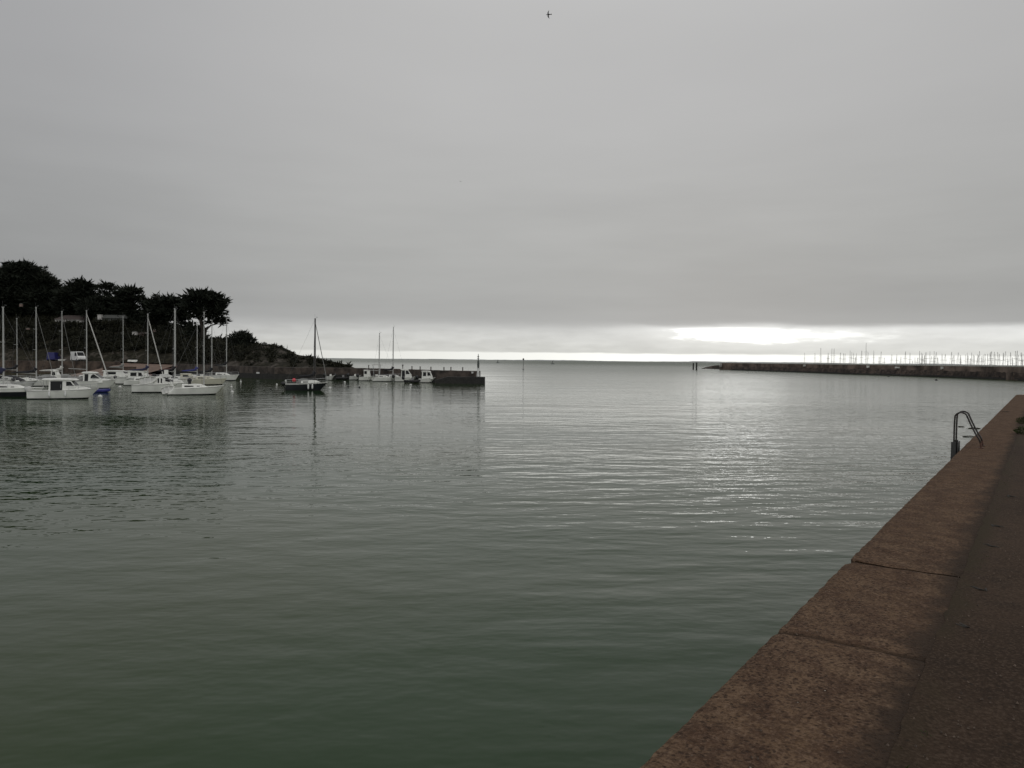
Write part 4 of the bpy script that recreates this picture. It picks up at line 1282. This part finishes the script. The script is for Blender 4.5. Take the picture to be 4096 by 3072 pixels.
coachroof(h, t, .74, .93, .42, M_GEL, True, .8, .3)
MB().prism([(-.02 * L, 1.98), (.0, 2.28), (.12 * L, 2.26), (.2 * L, 2.0), (.2 * L, 1.9), (.05 * L, 1.9)], .8, .7, 1.9, 2.3).build('roof_pod', M_GEL3, t)
mb = MB(); mb.box((.10 * L, 0, 2.55), (.42, .5, .5)); mb.build('radar_pod', M_GEL, t)
rails(h, t, .55, .99, .55)
cruiser7, c7l = t, loc


for lab, ps, pb, yw, m_, kind in (('cream motor boat with low cabin wedged behind the front sailing boat', 700, 800, 1538, M_GEL2, 0),
                                  ('small white motor boat with grey folded canopy between white sailing boats', 226, 318, 1536, M_GEL, 1),
                                  ('little white open motor boat in back row near the left edge', 62, 150, 1551, M_GEL3, 2),
                                  ('white motor boat with maroon cover before the pale slipway', 560, 660, 1533, M_GEL3, 3),
                                  ('cream open launch in the back row right of centre masts', 770, 850, 1529, M_GEL2, 2)):
    t, h, loc, d = motorboat(lab, ps, pb, yw, 10, 1.9, 1.0, .85, m_)
    L = h.L
    if kind == 0:
        wheelhouse(t, [(-.25 * L, .8), (-.24 * L, 1.65), (.15 * L, 1.65), (.28 * L, 1.1), (.29 * L, .8)], .75, .62, m_, 1.65, .8, wins=[[(-.15 * L, 1.2), (.1 * L, 1.2), (.06 * L, 1.52), (-.15 * L, 1.52)]], roof=(-.28 * L, .18 * L, .1, .06))
    elif kind in (1, 3):
        mb = MB(); rings = []
        for x, z in ((-.44, .85), (-.40, 1.3), (-.2, 1.55), (.02, 1.5), (.14, .9)):
            rings.append([(x * L, .85 * math.cos(a), .8 + (z - .8) * math.sin(a) ** .6) for a in [math.pi * i / 8 for i in range(9)]])
        mb.loft(rings); mb.cap(rings[0]); mb.build('canopy', M_CANVG if kind == 1 else M_CANVR, t)
    else:
        MB().prism([(-.12 * L, .75), (-.1 * L, 1.35), (.04 * L, 1.4), (.12 * L, .75)], .4, .3, .75, 1.4).build('console', M_GEL, t)
    outboard(t, h.x(0) - .06, 0, .75, M_ENG); rails(h, t, .6, .99, .4)


def dinghy(label, loc, rz, L, B, H, m, roll=0.0, pitch=0.0, upturned=False, name='dinghy', cat='dinghy', group=None, inside=None):
    t = thing(name, label, cat, loc, rz, group)
    h = Hull(L, B, H, H * .8, rake=.35, stern=.85)
    T = [0, .1, .25, .4, .55, .7, .82, .92, .98, 1.0]
    mb = MB()
    for sd in (-1, 1):
        mb.loft([[h.pt(t_, f, sd) for f in (1, .8, .4, .05)] + [(h.pt(t_, .0, sd)[0], 0, -.03)] for t_ in T])
    ring = [h.pt(0, f, -1) for f in (1, .8, .4, .05)] + [(h.x(0), 0, -.03)] + [h.pt(0, f, 1) for f in (.05, .4, .8, 1)]
    mb.cap(ring); mb.build('hull', m, t)
    mb = MB()
    mb.loft([[(h.pt(t_, .5, -1)[0], h.pt(t_, .5, -1)[1] * .9, h.sheer(t_) * .5), (h.pt(t_, .5, 1)[0], h.pt(t_, .5, 1)[1] * .9, h.sheer(t_) * .5)] for t_ in T])
    mb.build('floor', inside or M_GEL3, t)
    mb = MB()
    for sd in (-1, 1): mb.tube([h.pt(t_, 1, sd) for t_ in T], .035, 6)
    mb.build('gunwale', m, t)
    for t_ in (.3, .6):
        MB().box((h.x(t_), 0, H * .62), (.22, h.half(t_) * 1.75, .03)).build('thwart', M_GEL3, t)
    t.rotation_euler = (roll + (math.pi if upturned else 0), pitch, rz)
    return t


# tender slung on the stern of the stepped cruiser, and on the front sailing boat
p = on_boat(cruiser7, c7l, R(16), (-.36 * L, -.75, 1.42))
dinghy('white tender slung on its side behind the stepped-roof cruiser', p, R(16), 2.1, 1.0, .42, M_GEL, roll=R(62), pitch=R(-10))
outboard(cruiser7, -.19 * L, -.2, 1.75, M_ENG, .95, 0)
p = on_boat(front, floc, R(22), (fh.x(.035), -.25, .55))
dinghy('white tender tipped up on the stern of the front sailing boat', p, R(22), 1.5, .9, .35, M_GEL, roll=R(58), pitch=R(-22))
mb = MB(); mb.box((0, 0, .3), (.34, .34, .62)); mb.box((0, 0, .66), (.4, .4, .1)); mb.build('companionway_hood', M_ENG, front, Vector((fh.x(.40), -.1, fh.sheer(.4) + .2)))
mb = MB(); mb.ball((0, 0, 0), .27)
tag(mb.build('dark_ball_fender', M_ENG, None, on_boat(front, floc, R(22), (fh.x(.40), -.3, 1.72)), True), 'round dark ball standing above cabin of front sailing boat', 'fender')

# blue covered boat
loc, Lb, d = berth(378, 442, 1570, 8, 1.5)
t = dinghy('small tender under a bright blue tarpaulin beside the cruisers', loc, R(8), Lb, 1.4, .30, M_BLUE)
h = Hull(Lb, 1.4, .30, .24, rake=.35, stern=.85)
mb = MB(); mb.loft([[(h.pt(t_, 1, -1)[0], h.pt(t_, 1, -1)[1] * 1.06, h.sheer(t_) * .5), (h.pt(t_, 1, -1)[0], h.pt(t_, 1, -1)[1] * 1.03, h.sheer(t_) + .10), (h.pt(t_, 1, 0)[0], 0, h.sheer(t_) + .17), (h.pt(t_, 1, 1)[0], h.pt(t_, 1, 1)[1] * 1.03, h.sheer(t_) + .10), (h.pt(t_, 1, 1)[0], h.pt(t_, 1, 1)[1] * 1.06, h.sheer(t_) * .5)] for t_ in (0, .1, .25, .4, .55, .7, .82, .92, .98)])
mb.build('tarpaulin', M_BLUE, t)
q = P(530, 1441, 198)
dinghy('upturned white dinghy lying on the top of the slipway', Vector((q.x, 198.5, 3.5)), R(6), 2.5, 1.3, .5, M_GEL, upturned=True)
q = P(248, 1431, 199)
dinghy('small white dinghy on the quay between the two vans', Vector((q.x, 199.2, 3.1)), R(4), 1.8, 1.1, .4, M_GEL)

# --- boats along the mole
MG = 'small boats moored along the mole'


def mole_motor(label, ps, pb, yw, kind, head=6, m=None):
    t, h, loc, d = motorboat(label, ps, pb, yw, head, 2.0, 1.0, .72, m, group=MG); L = h.L
    if kind == 'open':
        MB().prism([(-.1 * L, .7), (-.08 * L, 1.2), (.05 * L, 1.25), (.12 * L, .7)], .4).build('console', M_GEL, t)
    if kind == 'aft_house':
        wheelhouse(t, [(-.16 * L, .7), (-.16 * L, 2.1), (.26 * L, 2.1), (.28 * L, .7)], .8, .75, M_GEL, 2.1, .7, wins=[[(-.12 * L, 1.35), (.05 * L, 1.35), (.05 * L, 1.95), (-.12 * L, 1.95)]], screen=((.274 * L, 1.4), (.265 * L, 1.98)), roof=(-.2 * L, .30 * L, .08, .08))
    if kind == 'pilot':
        wheelhouse(t, [(-.22 * L, .7), (-.20 * L, 2.35), (.10 * L, 2.35), (.26 * L, 1.4), (.28 * L, .7)], .85, .74, M_GEL, 2.35, .7, wins=[[(-.0 * L, 1.5), (.19 * L, 1.5), (.095 * L, 2.2), (.0 * L, 2.2)]], screen=((.245 * L, 1.5), (.12 * L, 2.25)), roof=(-.25 * L, .14 * L, .1, .08), door=(-.18 * L, -.04 * L, .95, 2.2))
    if kind == 'box':
        wheelhouse(t, [(-.32 * L, .7), (-.30 * L, 2.15), (.20 * L, 2.15), (.32 * L, 1.2), (.33 * L, .7)], .8, .72, M_GEL, 2.15, .7, wins=[[(-.24 * L, 1.25), (-.06 * L, 1.25), (-.06 * L, 2.0), (-.24 * L, 2.0)], [(.02 * L, 1.35), (.22 * L, 1.35), (.15 * L, 2.0), (.02 * L, 2.0)]], screen=((.30 * L, 1.3), (.215 * L, 2.05)), roof=(-.34 * L, .22 * L, .1, .08))
    outboard(t, h.x(0) - .08, 0, .72, M_ENG, 1.2)
    return t, h, loc


mole_motor('open white motor boat near the dark inflatables, leftmost at mole', 1304, 1342, 1521, 'open', m=M_GEL3)
mole_motor('low open white boat beside the small fishing boat at the mole', 1398, 1446, 1520, 'open', m=M_GEL3)
mole_motor('small fishing boat with square aft wheelhouse at the mole', 1436, 1496, 1523, 'aft_house')
sailboat('white sailing boat at the mole, shorter of its two masts', 1488, 1585, 1526, 1517, 1334, 8, B=2.2, rev=.6, boom=2.2, rad=.085, group=MG, cab=.4)
sailboat('sailing boat close against the mole wall, taller of its two masts', 1530, 1628, 1523.5, 1572, 1309, 6, B=2.2, boom=2.0, cover=M_CANVB, rad=.09, group=MG, boom_z=.9)
tt, hh, ll = mole_motor('motor boat with flat canopy on struts behind others at mole', 1470, 1545, 1521.5, 'open')
mb = MB(); mb.box((0, 0, 3.2), (2.3, 1.5, .09)); mb.box((0, 0, 3.28), (1.6, 1.1, .06)); cn = mb.build('canopy', M_GEL3, tt)
mb = MB()
for x in (-.8, .8):
    for y in (-.6, .6): mb.tube([(x, y, 3.18), (x * .7, y, .8)], .03, 5)
mb.build('strut', M_STEEL, cn)
mole_motor('white motor boat with rounded pilothouse and dark windows at the mole', 1580, 1668, 1527, 'pilot')
mole_motor('white motor boat with boxy cabin, rightmost boat at the mole', 1674, 1744, 1531, 'box')


def rib(label, ps, pb, yw, head=6):
    loc, L, d = berth(ps, pb, yw, head, 1.6)
    t = thing('inflatable_boat', label, 'inflatable boat', loc, R(head), MG)
    mb = MB()
    pts = [(-.5 * L, -.6, .28)] + [(x * L, -.62, .30) for x in (-.2, .1, .25)] + [(.38 * L, -.42, .36), (.46 * L, -.15, .42), (.46 * L, .15, .42), (.38 * L, .42, .36)] + [(x * L, .62, .30) for x in (.25, .1, -.2)] + [(-.5 * L, .6, .28)]
    mb.tube(pts, .24, 8); mb.build('tube', M_RUB, t, smooth=True)
    MB().box((-.05 * L, 0, .2), (.8 * L, 1.0, .1)).build('floor', M_ANTI, t)
    MB().box((.0, 0, .62), (.5, .5, .7), taper=.8).build('console', M_GREYP, t)
    outboard(t, -.5 * L, 0, .62, M_ENG, 1.15)


rib('black inflatable boat between the white open boats at the mole', 1345, 1402, 1519)
rib('black inflatable boat with outboard in front of pilothouse boat', 1618, 1682, 1532)

# mooring buoys


def buoy(label, px, py, r, m, sz=.85, group=None, stem_=False):
    mb = MB(); mb.ball((0, 0, r * .35), r, sz)
    if stem_: mb.tube([(0, 0, r), (0, 0, r * 2.2)], r * .25, 6); mb.ball((0, 0, r * 2.3), r * .35)
    else: mb.tube([(0, 0, r), (.02, 0, r * 1.35)], r * .16, 6)
    o = mb.build('mooring_buoy', m, None, W(px, py), True)
    tag(o, label, 'buoy', group)
    return o


buoy('white mooring buoy just right of the nearest cruiser bow', 400, 1590, .24, M_BUOY)
buoy('white mooring buoy in the dark gap right of the blue tarpaulin', 480, 1551, .24, M_BUOY)
buoy('white mooring buoy off the bow of the front sailing boat', 929, 1570, .21, M_BUOY)
buoy('tall white pickup buoy between front bow and rear boats', 926, 1549, .17, M_BUOY, stem_=True)
buoy('small white pickup buoy right of the rightmost packed sailing boat', 963, 1527, .17, M_BUOY, stem_=True)
buoy('grey conical buoy at the bow of the black sailing boat', 1320, 1556, .22, M_BUOY, 1.3)
buoy('small white buoy left of the black sailing boat, farther out', 1107, 1539, .17, M_BUOY)
buoy('small dark buoy floating left of the black sailing boat', 1083, 1557, .14, M_DBUOY)
buoy('white buoy close behind the black sailing boat stern', 1143, 1524, .2, M_BUOY)
buoy('white buoy between the black sailing boat and mole boats', 1379, 1530, .2, M_BUOY)
buoy('left of the two dark buoys in front of the mole boats', 1393, 1548, .15, M_DBUOY)
buoy('right of the two dark buoys in front of the mole boats', 1438, 1551, .15, M_DBUOY)
buoy('pale flat buoy in front of the mole sailing boat', 1546, 1538, .22, M_BUOY, .6)
buoy('pale flat buoy in front of the mole pilothouse boat', 1643, 1541, .22, M_BUOY, .6)
buoy('small dark buoy afloat before the right breakwater', 3745, 1522, .35, M_DBUOY, .8)
buoy('flat dark float close under the right breakwater', 3554, 1507, .4, M_DBUOY, .6)

# fenders of the near boats
for k, (tt_, lab) in enumerate(((.33, 'white fender hanging on nearest cruiser, nearer the stern'), (.56, 'white fender hanging on nearest cruiser amidships'))):
    p = on_boat(near_m, near_l, R(18), near_h.pt(tt_, .6, -1)); p.y -= .10
    mb = MB(); mb.lathe([(.02, -.3), (.08, -.26), (.10, -.12), (.10, .18), (.07, .26), (.02, .3)]); mb.tube([(0, 0, .26), (0, .05, .5)], .012, 4)
    tag(mb.build('fender', M_FEND, None, p, True), lab, 'fender')

# posts, notice and beacon on the mole
for k, (px, hpx) in enumerate(((1475, 13), (1648, 13), (1681, 13), (1724, 13), (1776, 13), (1804, 14), (1851, 14))):
    d = polyY(FRONT, px) + 2.2; p = XY(px, d); hh = hpx * d / FPX
    mb = MB(); mb.tube([(0, 0, -.1), (0, 0, hh)], [.13, .10], 8); mb.lathe([(.14, hh - .1), (.16, hh - .05), (.14, hh), (.02, hh + .04)], n=8)
    tag(mb.build('mooring_post', M_POST, None, Vector((p.x, d, polyY(TOPZ, px) - .02))), 'one of the short grey posts standing along top of the mole', 'post', 'short posts along the mole top')
d = polyY(FRONT, 1611) + 2.2; p = XY(1611, d)
sg = thing('notice_post', 'taller post with small square board on top of the mole', 'sign post', Vector((p.x, d, 2.33)))
MB().tube([(0, 0, 0), (0, 0, .95)], .09, 6).build('post', M_POST, sg); MB().box((0, -.03, .82), (.30, .06, .34)).build('board', M_POST, sg)
p = XY(1890, 146.6)
bx = thing('white_box', 'small white box fixed on the mole wall near the beacon', 'box', Vector((p.x, 146.6, 1.85)))
MB().box((0, 0, .2), (.36, .22, .34)).build('case', M_LWHITE, bx); MB().box((0, -.02, .39), (.42, .28, .05)).build('lid', M_GEL3, bx)
p = XY(1035, 165.5)
bx = thing('white_notice', 'small white notice plate fixed to the dark quay wall', 'notice', Vector((p.x, polyY(FRONT, 1035) - .42, 1.05)))
MB().box((0, 0, .14), (.82, .05, .34)).build('plate', M_LWHITE, bx); MB().box((0, .07, .14), (.9, .08, .42)).build('backing', M_POST, bx)

p = XY(1913, 144.9)
bc = thing('harbour_beacon', 'slender harbour light beacon with white base at end of mole', 'beacon', Vector((p.x, 144.9, 1.25)))
MB().lathe([(.32, 0), (.30, .25), (.22, .9), (.17, 1.5), (.16, 1.6)], n=12).build('base', M_LWHITE, bc, smooth=True)
mb = MB(); mb.lathe([(.12, 1.5), (.16, 1.9), (.19, 2.3), (.16, 2.9), (.10, 3.2), (.09, 3.4)], n=10); mb.build('column', M_LDARK, bc, smooth=True)
mb = MB(); mb.lathe([(.06, 3.4), (.22, 3.42), (.22, 3.48), (.08, 3.5), (.09, 3.75), (.2, 3.78), (.2, 3.84), (.07, 3.9), (.06, 4.15), (.02, 4.35)], n=10); mb.build('lantern', M_LDARK, bc)
mb = MB()
for k in range(10): mb.tube([(.28, -.1, .1 + k * .3), (.28, .1, .1 + k * .3)], .012, 4)
mb.tube([(.28, -.1, 0), (.24, -.1, 3.1)], .014, 4); mb.tube([(.28, .1, 0), (.24, .1, 3.1)], .014, 4); mb.build('ladder', M_POST, bc)

# marks out at sea
c = W(2093, 1479)
mk = thing('channel_mark', 'thin channel marker pole with topmark standing in open water', 'marker', c)
H_ = P(2093, 1434, c.y).z
MB().tube([(0, 0, -1), (0, 0, H_)], [.12, .09], 8).build('pole', M_POST, mk); MB().lathe([(.04, H_ - .9), (.42, H_ - .5), (.42, H_ - .2), (.04, H_ + .25)], n=10).build('topmark', M_POST, mk)
mb = MB(); mb.lathe([(.3, -.5), (.4, .2), (.25, .5)], n=10); mb.build('collar', M_GREYP, mk)
for k, (px, yb, yt) in enumerate(((2773, 1477.5, 1455), (2786, 1480.5, 1453.5))):
    c = W(px, yb); H_ = P(px, yt, c.y).z
    t = thing('timber_pile', ('left and farther of the two dark piles off the breakwater tip', 'right and nearer of the two dark piles off breakwater tip')[k], 'pile', c)
    MB().tube([(0, 0, -1), (0, 0, H_)], [.42, .38], 10).build('post', M_PILE, t); MB().lathe([(.55, H_), (.55, H_ + .15), (.12, H_ + .35), (.10, H_ + .75), (.02, H_ + .8)], n=10).build('cap', M_PILE, t)
for k, (px, py, lab) in enumerate(((1992, 1457, 'tiny distant sail far out, left of the channel marker'), (2211, 1461.5, 'tiny distant sail far out, right of the channel marker'))):
    d = 1100.0 - 150 * k; p = XY(px, d); p.z = 0
    t = thing('distant_sailing_boat', lab, 'sailing boat', Vector((p.x, d, 0)), R(20))
    h = Hull(5, 1.8, .7, .5); hull_parts(h, t, M_NAVY, M_ANTI, M_DECK)
    MB().tube([(.3, 0, .6), (.2, 0, 5.2)], .06, 6).build('mast', M_DMAST, t)
    MB().add([(.2, .02, 1.0), (-1.6, .25, 1.1), (-.9, .2, 3.0), (.15, .02, 4.9), (.22, -.02, 1.0), (-1.58, .21, 1.1), (-.88, .16, 3.0), (.17, -.02, 4.9)], [(0, 1, 2, 3), (7, 6, 5, 4), (0, 4, 5, 1), (1, 5, 6, 2), (2, 6, 7, 3)]).build('sail', M_CANVG, t)

# ------------------------------------------------------------------ the right breakwater
BW = [(2935, 1480.5), (3100, 1486), (3400, 1497), (3700, 1506.5), (4096, 1523), (4400, 1537)]
bw_d = [(px, W(px, y).y) for px, y in BW]
brk = thing('breakwater', 'long low stone breakwater with rubble slope in front of the marina masts', 'breakwater')


def bw_rows(name, offs, material, a=2930, b=4420, step=4, jag=.25):
    mb = MB(); n = int((b - a) / step); rows = [[] for _ in offs]
    for i in range(n + 1):
        px = a + (b - a) * i / n; d = polyY(bw_d, px); p = XY(px, d)
        for k, (do, z) in enumerate(offs):
            j = jag if 0 < k < len(offs) - 1 else jag * .4
            rows[k].append((p.x + do * .12, p.y + do + j * nz(px * .11, k * 2.3, do) * 2, z + j * nz(px * .16, k * 3.7 + 5) * 1.6))
    mb.loft(rows); mb.cap([r[0] for r in rows]); mb.cap([r[-1] for r in rows])
    return mb.build(name, material, brk)


bw_rows('rubble_slope', [(0, -1), (.2, .15), (.9, .6), (1.6, 1.0), (2.4, 1.5), (3.2, 1.9), (4.2, 2.2), (6.2, 2.25), (6.3, -1)], M_RUBB, jag=.32)
bw_rows('upper_wall', [(5.6, 1.5), (5.7, 2.8), (5.8, 4.02), (7.2, 4.02), (7.3, -1)], M_BRK, jag=.03)
bw_rows('wet_foot', [(-.5, -1), (-.25, .2), (.25, .62), (.6, .5), (.6, -1)], M_WET, jag=.22)
# end of the wall and the lower tip
mb = MB()
tip = [(2818, 1475.3, .2), (2832, 1474.6, .9), (2850, 1474.8, 1.6), (2872, 1475.6, 2.3), (2900, 1477, 2.6), (2960, 1480, 2.7)]
rows = [[], [], [], [], []]
for px, y, z in tip:
    c = W(px, y); rows[0].append((c.x, c.y, -1)); rows[1].append((c.x, c.y + .5, z * .25)); rows[2].append((c.x, c.y + 3, z)); rows[3].append((c.x, c.y + 8, z)); rows[4].append((c.x, c.y + 12, -1))
mb.loft(rows); mb.cap([r[0] for r in rows]); mb.cap([r[-1] for r in rows]); mb.build('rubble_tip', M_RUBB, brk)
mb = MB(); rows = [[], [], [], []]
for px in (2886, 2900, 2930, 2960, 3010):
    d = 470 - (px - 2886) * .10; p = XY(px, d)
    rows[0].append((p.x, d, -1)); rows[1].append((p.x, d, 4.05)); rows[2].append((p.x, d + 4, 4.05)); rows[3].append((p.x, d + 4, -1))
mb.loft(rows); mb.cap([r[0] for r in rows]); mb.cap([r[-1] for r in rows]); mb.build('end_wall', M_BRK, brk)
p = XY(2882, 469)
fr = thing('railing_frame', 'pale open railing frame at the tip of the breakwater wall', 'railing', Vector((p.x, 468.6, 2.2)))
mb = MB()
for x in (-.6, .0, .6): mb.tube([(x, 0, -.4), (x, 0, 1.9)], .09, 6)
mb.build('upright', M_BUOY, fr); mb = MB(); mb.tube([(-.7, 0, 1.9), (.7, 0, 1.9)], .09, 6); mb.tube([(-.7, 0, .9), (.7, 0, .9)], .06, 6); mb.build('crossbar', M_BUOY, fr)

# pale patches of newer stone and small boats laid up on the ledge
for k, (px, py, w, hgt, lab) in enumerate(((3228, 1464, 2.6, .8, 'pale triangular dinghy lying alone on the breakwater ledge, farthest left'), (3483, 1473, 2.4, .8, 'white dinghy with raised prow on the breakwater ledge'), (3556, 1476, 1.2, .5, 'very small white dinghy beside the long white boat on ledge'),
                                           (3609, 1476, 4.0, .5, 'long low white boat laid up on the breakwater ledge'), (3790, 1479, 3.4, .8, 'grey white boat laid up left of the cabin boat on ledge'), (3893, 1480, 2.0, .85, 'rounded white dinghy on the ledge right of cabin boat'),
                                           (3940, 1482, 1.8, .9, 'stacked looking white dinghy on the ledge'), (3968, 1482, 1.4, .6, 'short white dinghy with dark end on the ledge'), (4007, 1484, 2.6, .5, 'flat white boat on the ledge near right edge'), (4048, 1480, .9, .4, 'smallest pale dinghy on the ledge nearest right edge'))):
    d = polyY(bw_d, px) + 4.3; p = XY(px, d)
    dinghy(lab, Vector((p.x, d, 2.85)), R(-10 + 7 * (k % 3)), w * 1.25, 1.3, hgt * 1.35, M_GEL if k % 2 else M_GEL3, name='laid_up_dinghy', group='small boats on the breakwater ledge')
px = 3838; d = polyY(bw_d, px) + 4.3; p = XY(px, d)
t = thing('laid_up_cabin_boat', 'boxy white cabin boat laid up on the breakwater ledge', 'motor boat', Vector((p.x, d, 2.85)), R(-4), 'small boats on the breakwater ledge')
h = Hull(2.8, 1.3, .55, .45); hull_parts(h, t, M_GEL, M_ANTI, M_DECK, M_GEL3)
wheelhouse(t, [(-1.2, .4), (-1.2, 1.0), (.7, 1.0), (.9, .4)], .5, .45, M_GEL, 1.0, .4, wins=[[(-.8, .55), (.3, .55), (.3, .85), (-.8, .85)]])

# marina masts behind it
A = [(70, 615), (152, 520), (205, 520), (340, 610), (408, 625), (443, 630), (557, 565), (595, 595), (637, 612), (675, 710), (692, 625), (810, 565), (910, 395), (955, 600), (1080, 565), (1200, 700), (1245, 585), (1310, 720), (1480, 650), (1587, 650), (1680, 700), (1780, 580), (1882, 615),
     (1935, 790), (1988, 715), (2050, 720), (2090, 570), (2133, 610), (2155, 640), (2198, 670)]
Bm = [(55, 610), (95, 640), (115, 580), (140, 580), (215, 560), (245, 665), (300, 555), (298, 655), (348, 570), (380, 690), (470, 610), (540, 612), (672, 575), (710, 640), (735, 640), (818, 585), (860, 640), (870, 690), (970, 630), (1005, 590), (1025, 650), (1070, 710), (1098, 585), (1130, 630), (1160, 650), (1222, 620), (1245, 640),
      (1270, 560), (1315, 660), (1345, 630), (1380, 610), (1445, 610), (1490, 590), (1505, 570), (1522, 560), (1585, 570), (1600, 620), (1657, 575), (1692, 615), (1780, 590), (1818, 560), (1872, 650), (1930, 580), (1970, 690), (2030, 550), (2068, 545), (2100, 630), (2150, 580), (2170, 600), (2195, 620)]
mm_ = [(3219, 1411, 0), (3260, 1411, 0), (3283, 1392, 1), (3313, 1411, 0)] + [(3300 + x * .181, 1300 + y * .181, 1) for x, y in A] + [(3680 + x * .188, 1300 + y * .188, 1) for x, y in Bm]
M_FMAST = mat('distant_mast', (.38, .37, .35), .6, .1, 1)
hy = Hull(10.0, 3.2, 1.3, 1.05, rake=1.1, reverse=.5, stern=.78)
_tmp = thing('x', 'x', 'x'); hull_parts(hy, _tmp, M_GEL, M_ANTI, M_DECK, M_GEL3)
coachroof(hy, _tmp, .28, .72, .5, M_GEL, False)
proto = [(o.name.split('.')[0], o.data) for o in list(_tmp.children)]
for o in list(_tmp.children): bpy.data.objects.remove(o)
bpy.data.objects.remove(_tmp)
g = random.Random(5)
for k, (px, py, thick) in enumerate(mm_):
    d = polyY(bw_d, min(px, 4380)) + g.choice((26, 40, 58, 80, 105))
    top = P(px, py, d)
    lab = 'tall bare mast of a yacht berthed behind the right breakwater'
    if k == 2: lab = 'leftmost clearly visible tall mast above the right breakwater'
    if k == 16: lab = 'tallest mast of all those standing above the right breakwater'
    t = thing('marina_yacht', lab, 'yacht', Vector((top.x, d, 0)), g.choice((R(60), R(-120), R(75), R(-110))), None if k in (2, 16) else 'masts of yachts berthed behind the breakwater')
    for nm, me in proto:
        o = bpy.data.objects.new(nm, me); COL.objects.link(o); o.parent = t
    H_ = top.z; rad = (.072 if thick else .045) * g.uniform(.7, 1.15) * (1.25 if k == 16 else 1)
    lean = g.uniform(-.35, .35) if k != 16 else .1
    mb = MB(); mb.tube([(.2 + lean, 0, 1.6), (.2, lean * .3, H_ * .6), (.0, lean * .4, H_)], [rad, rad, rad * .8], 6)
    mo = mb.build('mast', M_FMAST, t)
    for f in (.45, .7): MB().tube([(.1, -.8, H_ * f), (.1, .8, H_ * f)], .04, 4).build('spreader', M_FMAST, mo)
    mb = MB(); mb.tube([(0, 0, H_ - .2), (hy.x(.98), 0, 1.4)], .035, 4); mb.tube([(0, 0, H_), (hy.x(.0), 0, 1.2)], .02, 4); mb.build('stay', M_FMAST, t)
# dark round daymark between the masts
d = polyY(bw_d, 3684) + 6.5; p = XY(3684, d)
t = thing('lamp_post', 'small dark post with round head on the breakwater wall', 'post', Vector((p.x, d, 4.0)))
MB().tube([(0, 0, -.2), (0, 0, .75)], .07, 6).build('post', M_PILE, t); MB().ball((0, 0, .9), .2).build('head', M_PILE, t)

# ------------------------------------------------------------------ birds


def bird(label, px, py, d, span, rot, m):
    mb = MB()
    k = span
    body = [(-.34, .01, .0), (-.28, .05, .0), (-.12, .075, .0), (.02, .085, .0), (.14, .06, .0), (.22, .035, .01), (.27, .045, .015), (.31, .03, .012), (.36, .008, .0)]
    rings = [[(x * k, r_ * k * math.cos(a), r_ * k * math.sin(a) + z * k) for a in [i * math.pi / 4 for i in range(8)]] for x, r_, z in body]
    mb.loft(rings, True); mb.cap(rings[0]); mb.cap(rings[-1])
    for sd in (-1, 1):
        st_ = [(.0, .16, .04, 0), (.14, .19, .06, .05), (.28, .15, .02, .07), (.40, .09, -.04, .055), (.52, .02, -.12, .02)]
        r2 = []
        for y, c, xo, z in st_:
            r2.append([((xo + c / 2) * k, sd * (y + .05) * k, z * k), (xo * k, sd * (y + .05) * k, (z + .018) * k), ((xo - c / 2) * k, sd * (y + .05) * k, z * k), (xo * k, sd * (y + .05) * k, (z - .01) * k)])
        mb.loft(r2, True); mb.cap(r2[0]); mb.cap(r2[-1])
    mb.add([(-.28 * k, -.03 * k, 0), (-.28 * k, .03 * k, 0), (-.44 * k, .09 * k, .0), (-.46 * k, 0, .0), (-.44 * k, -.09 * k, .0), (-.28 * k, 0, .02 * k)], [(0, 1, 2, 3, 4), (0, 5, 1), (5, 3, 2, 1), (0, 4, 3, 5)])
    o = mb.build('seabird', m, None, P(px, py, d))
    o.rotation_euler = rot
    tag(o, label, 'bird')


bird('dark bird with outspread wings flying at the top of the sky', 2194, 58, 110, 1.0, (R(84), R(4), R(178)), M_BIRD)
bird('small distant grey seabird gliding mid sky above the mole', 1842, 726, 260, 1.05, (R(8), R(-12), R(100)), M_BIRDG)
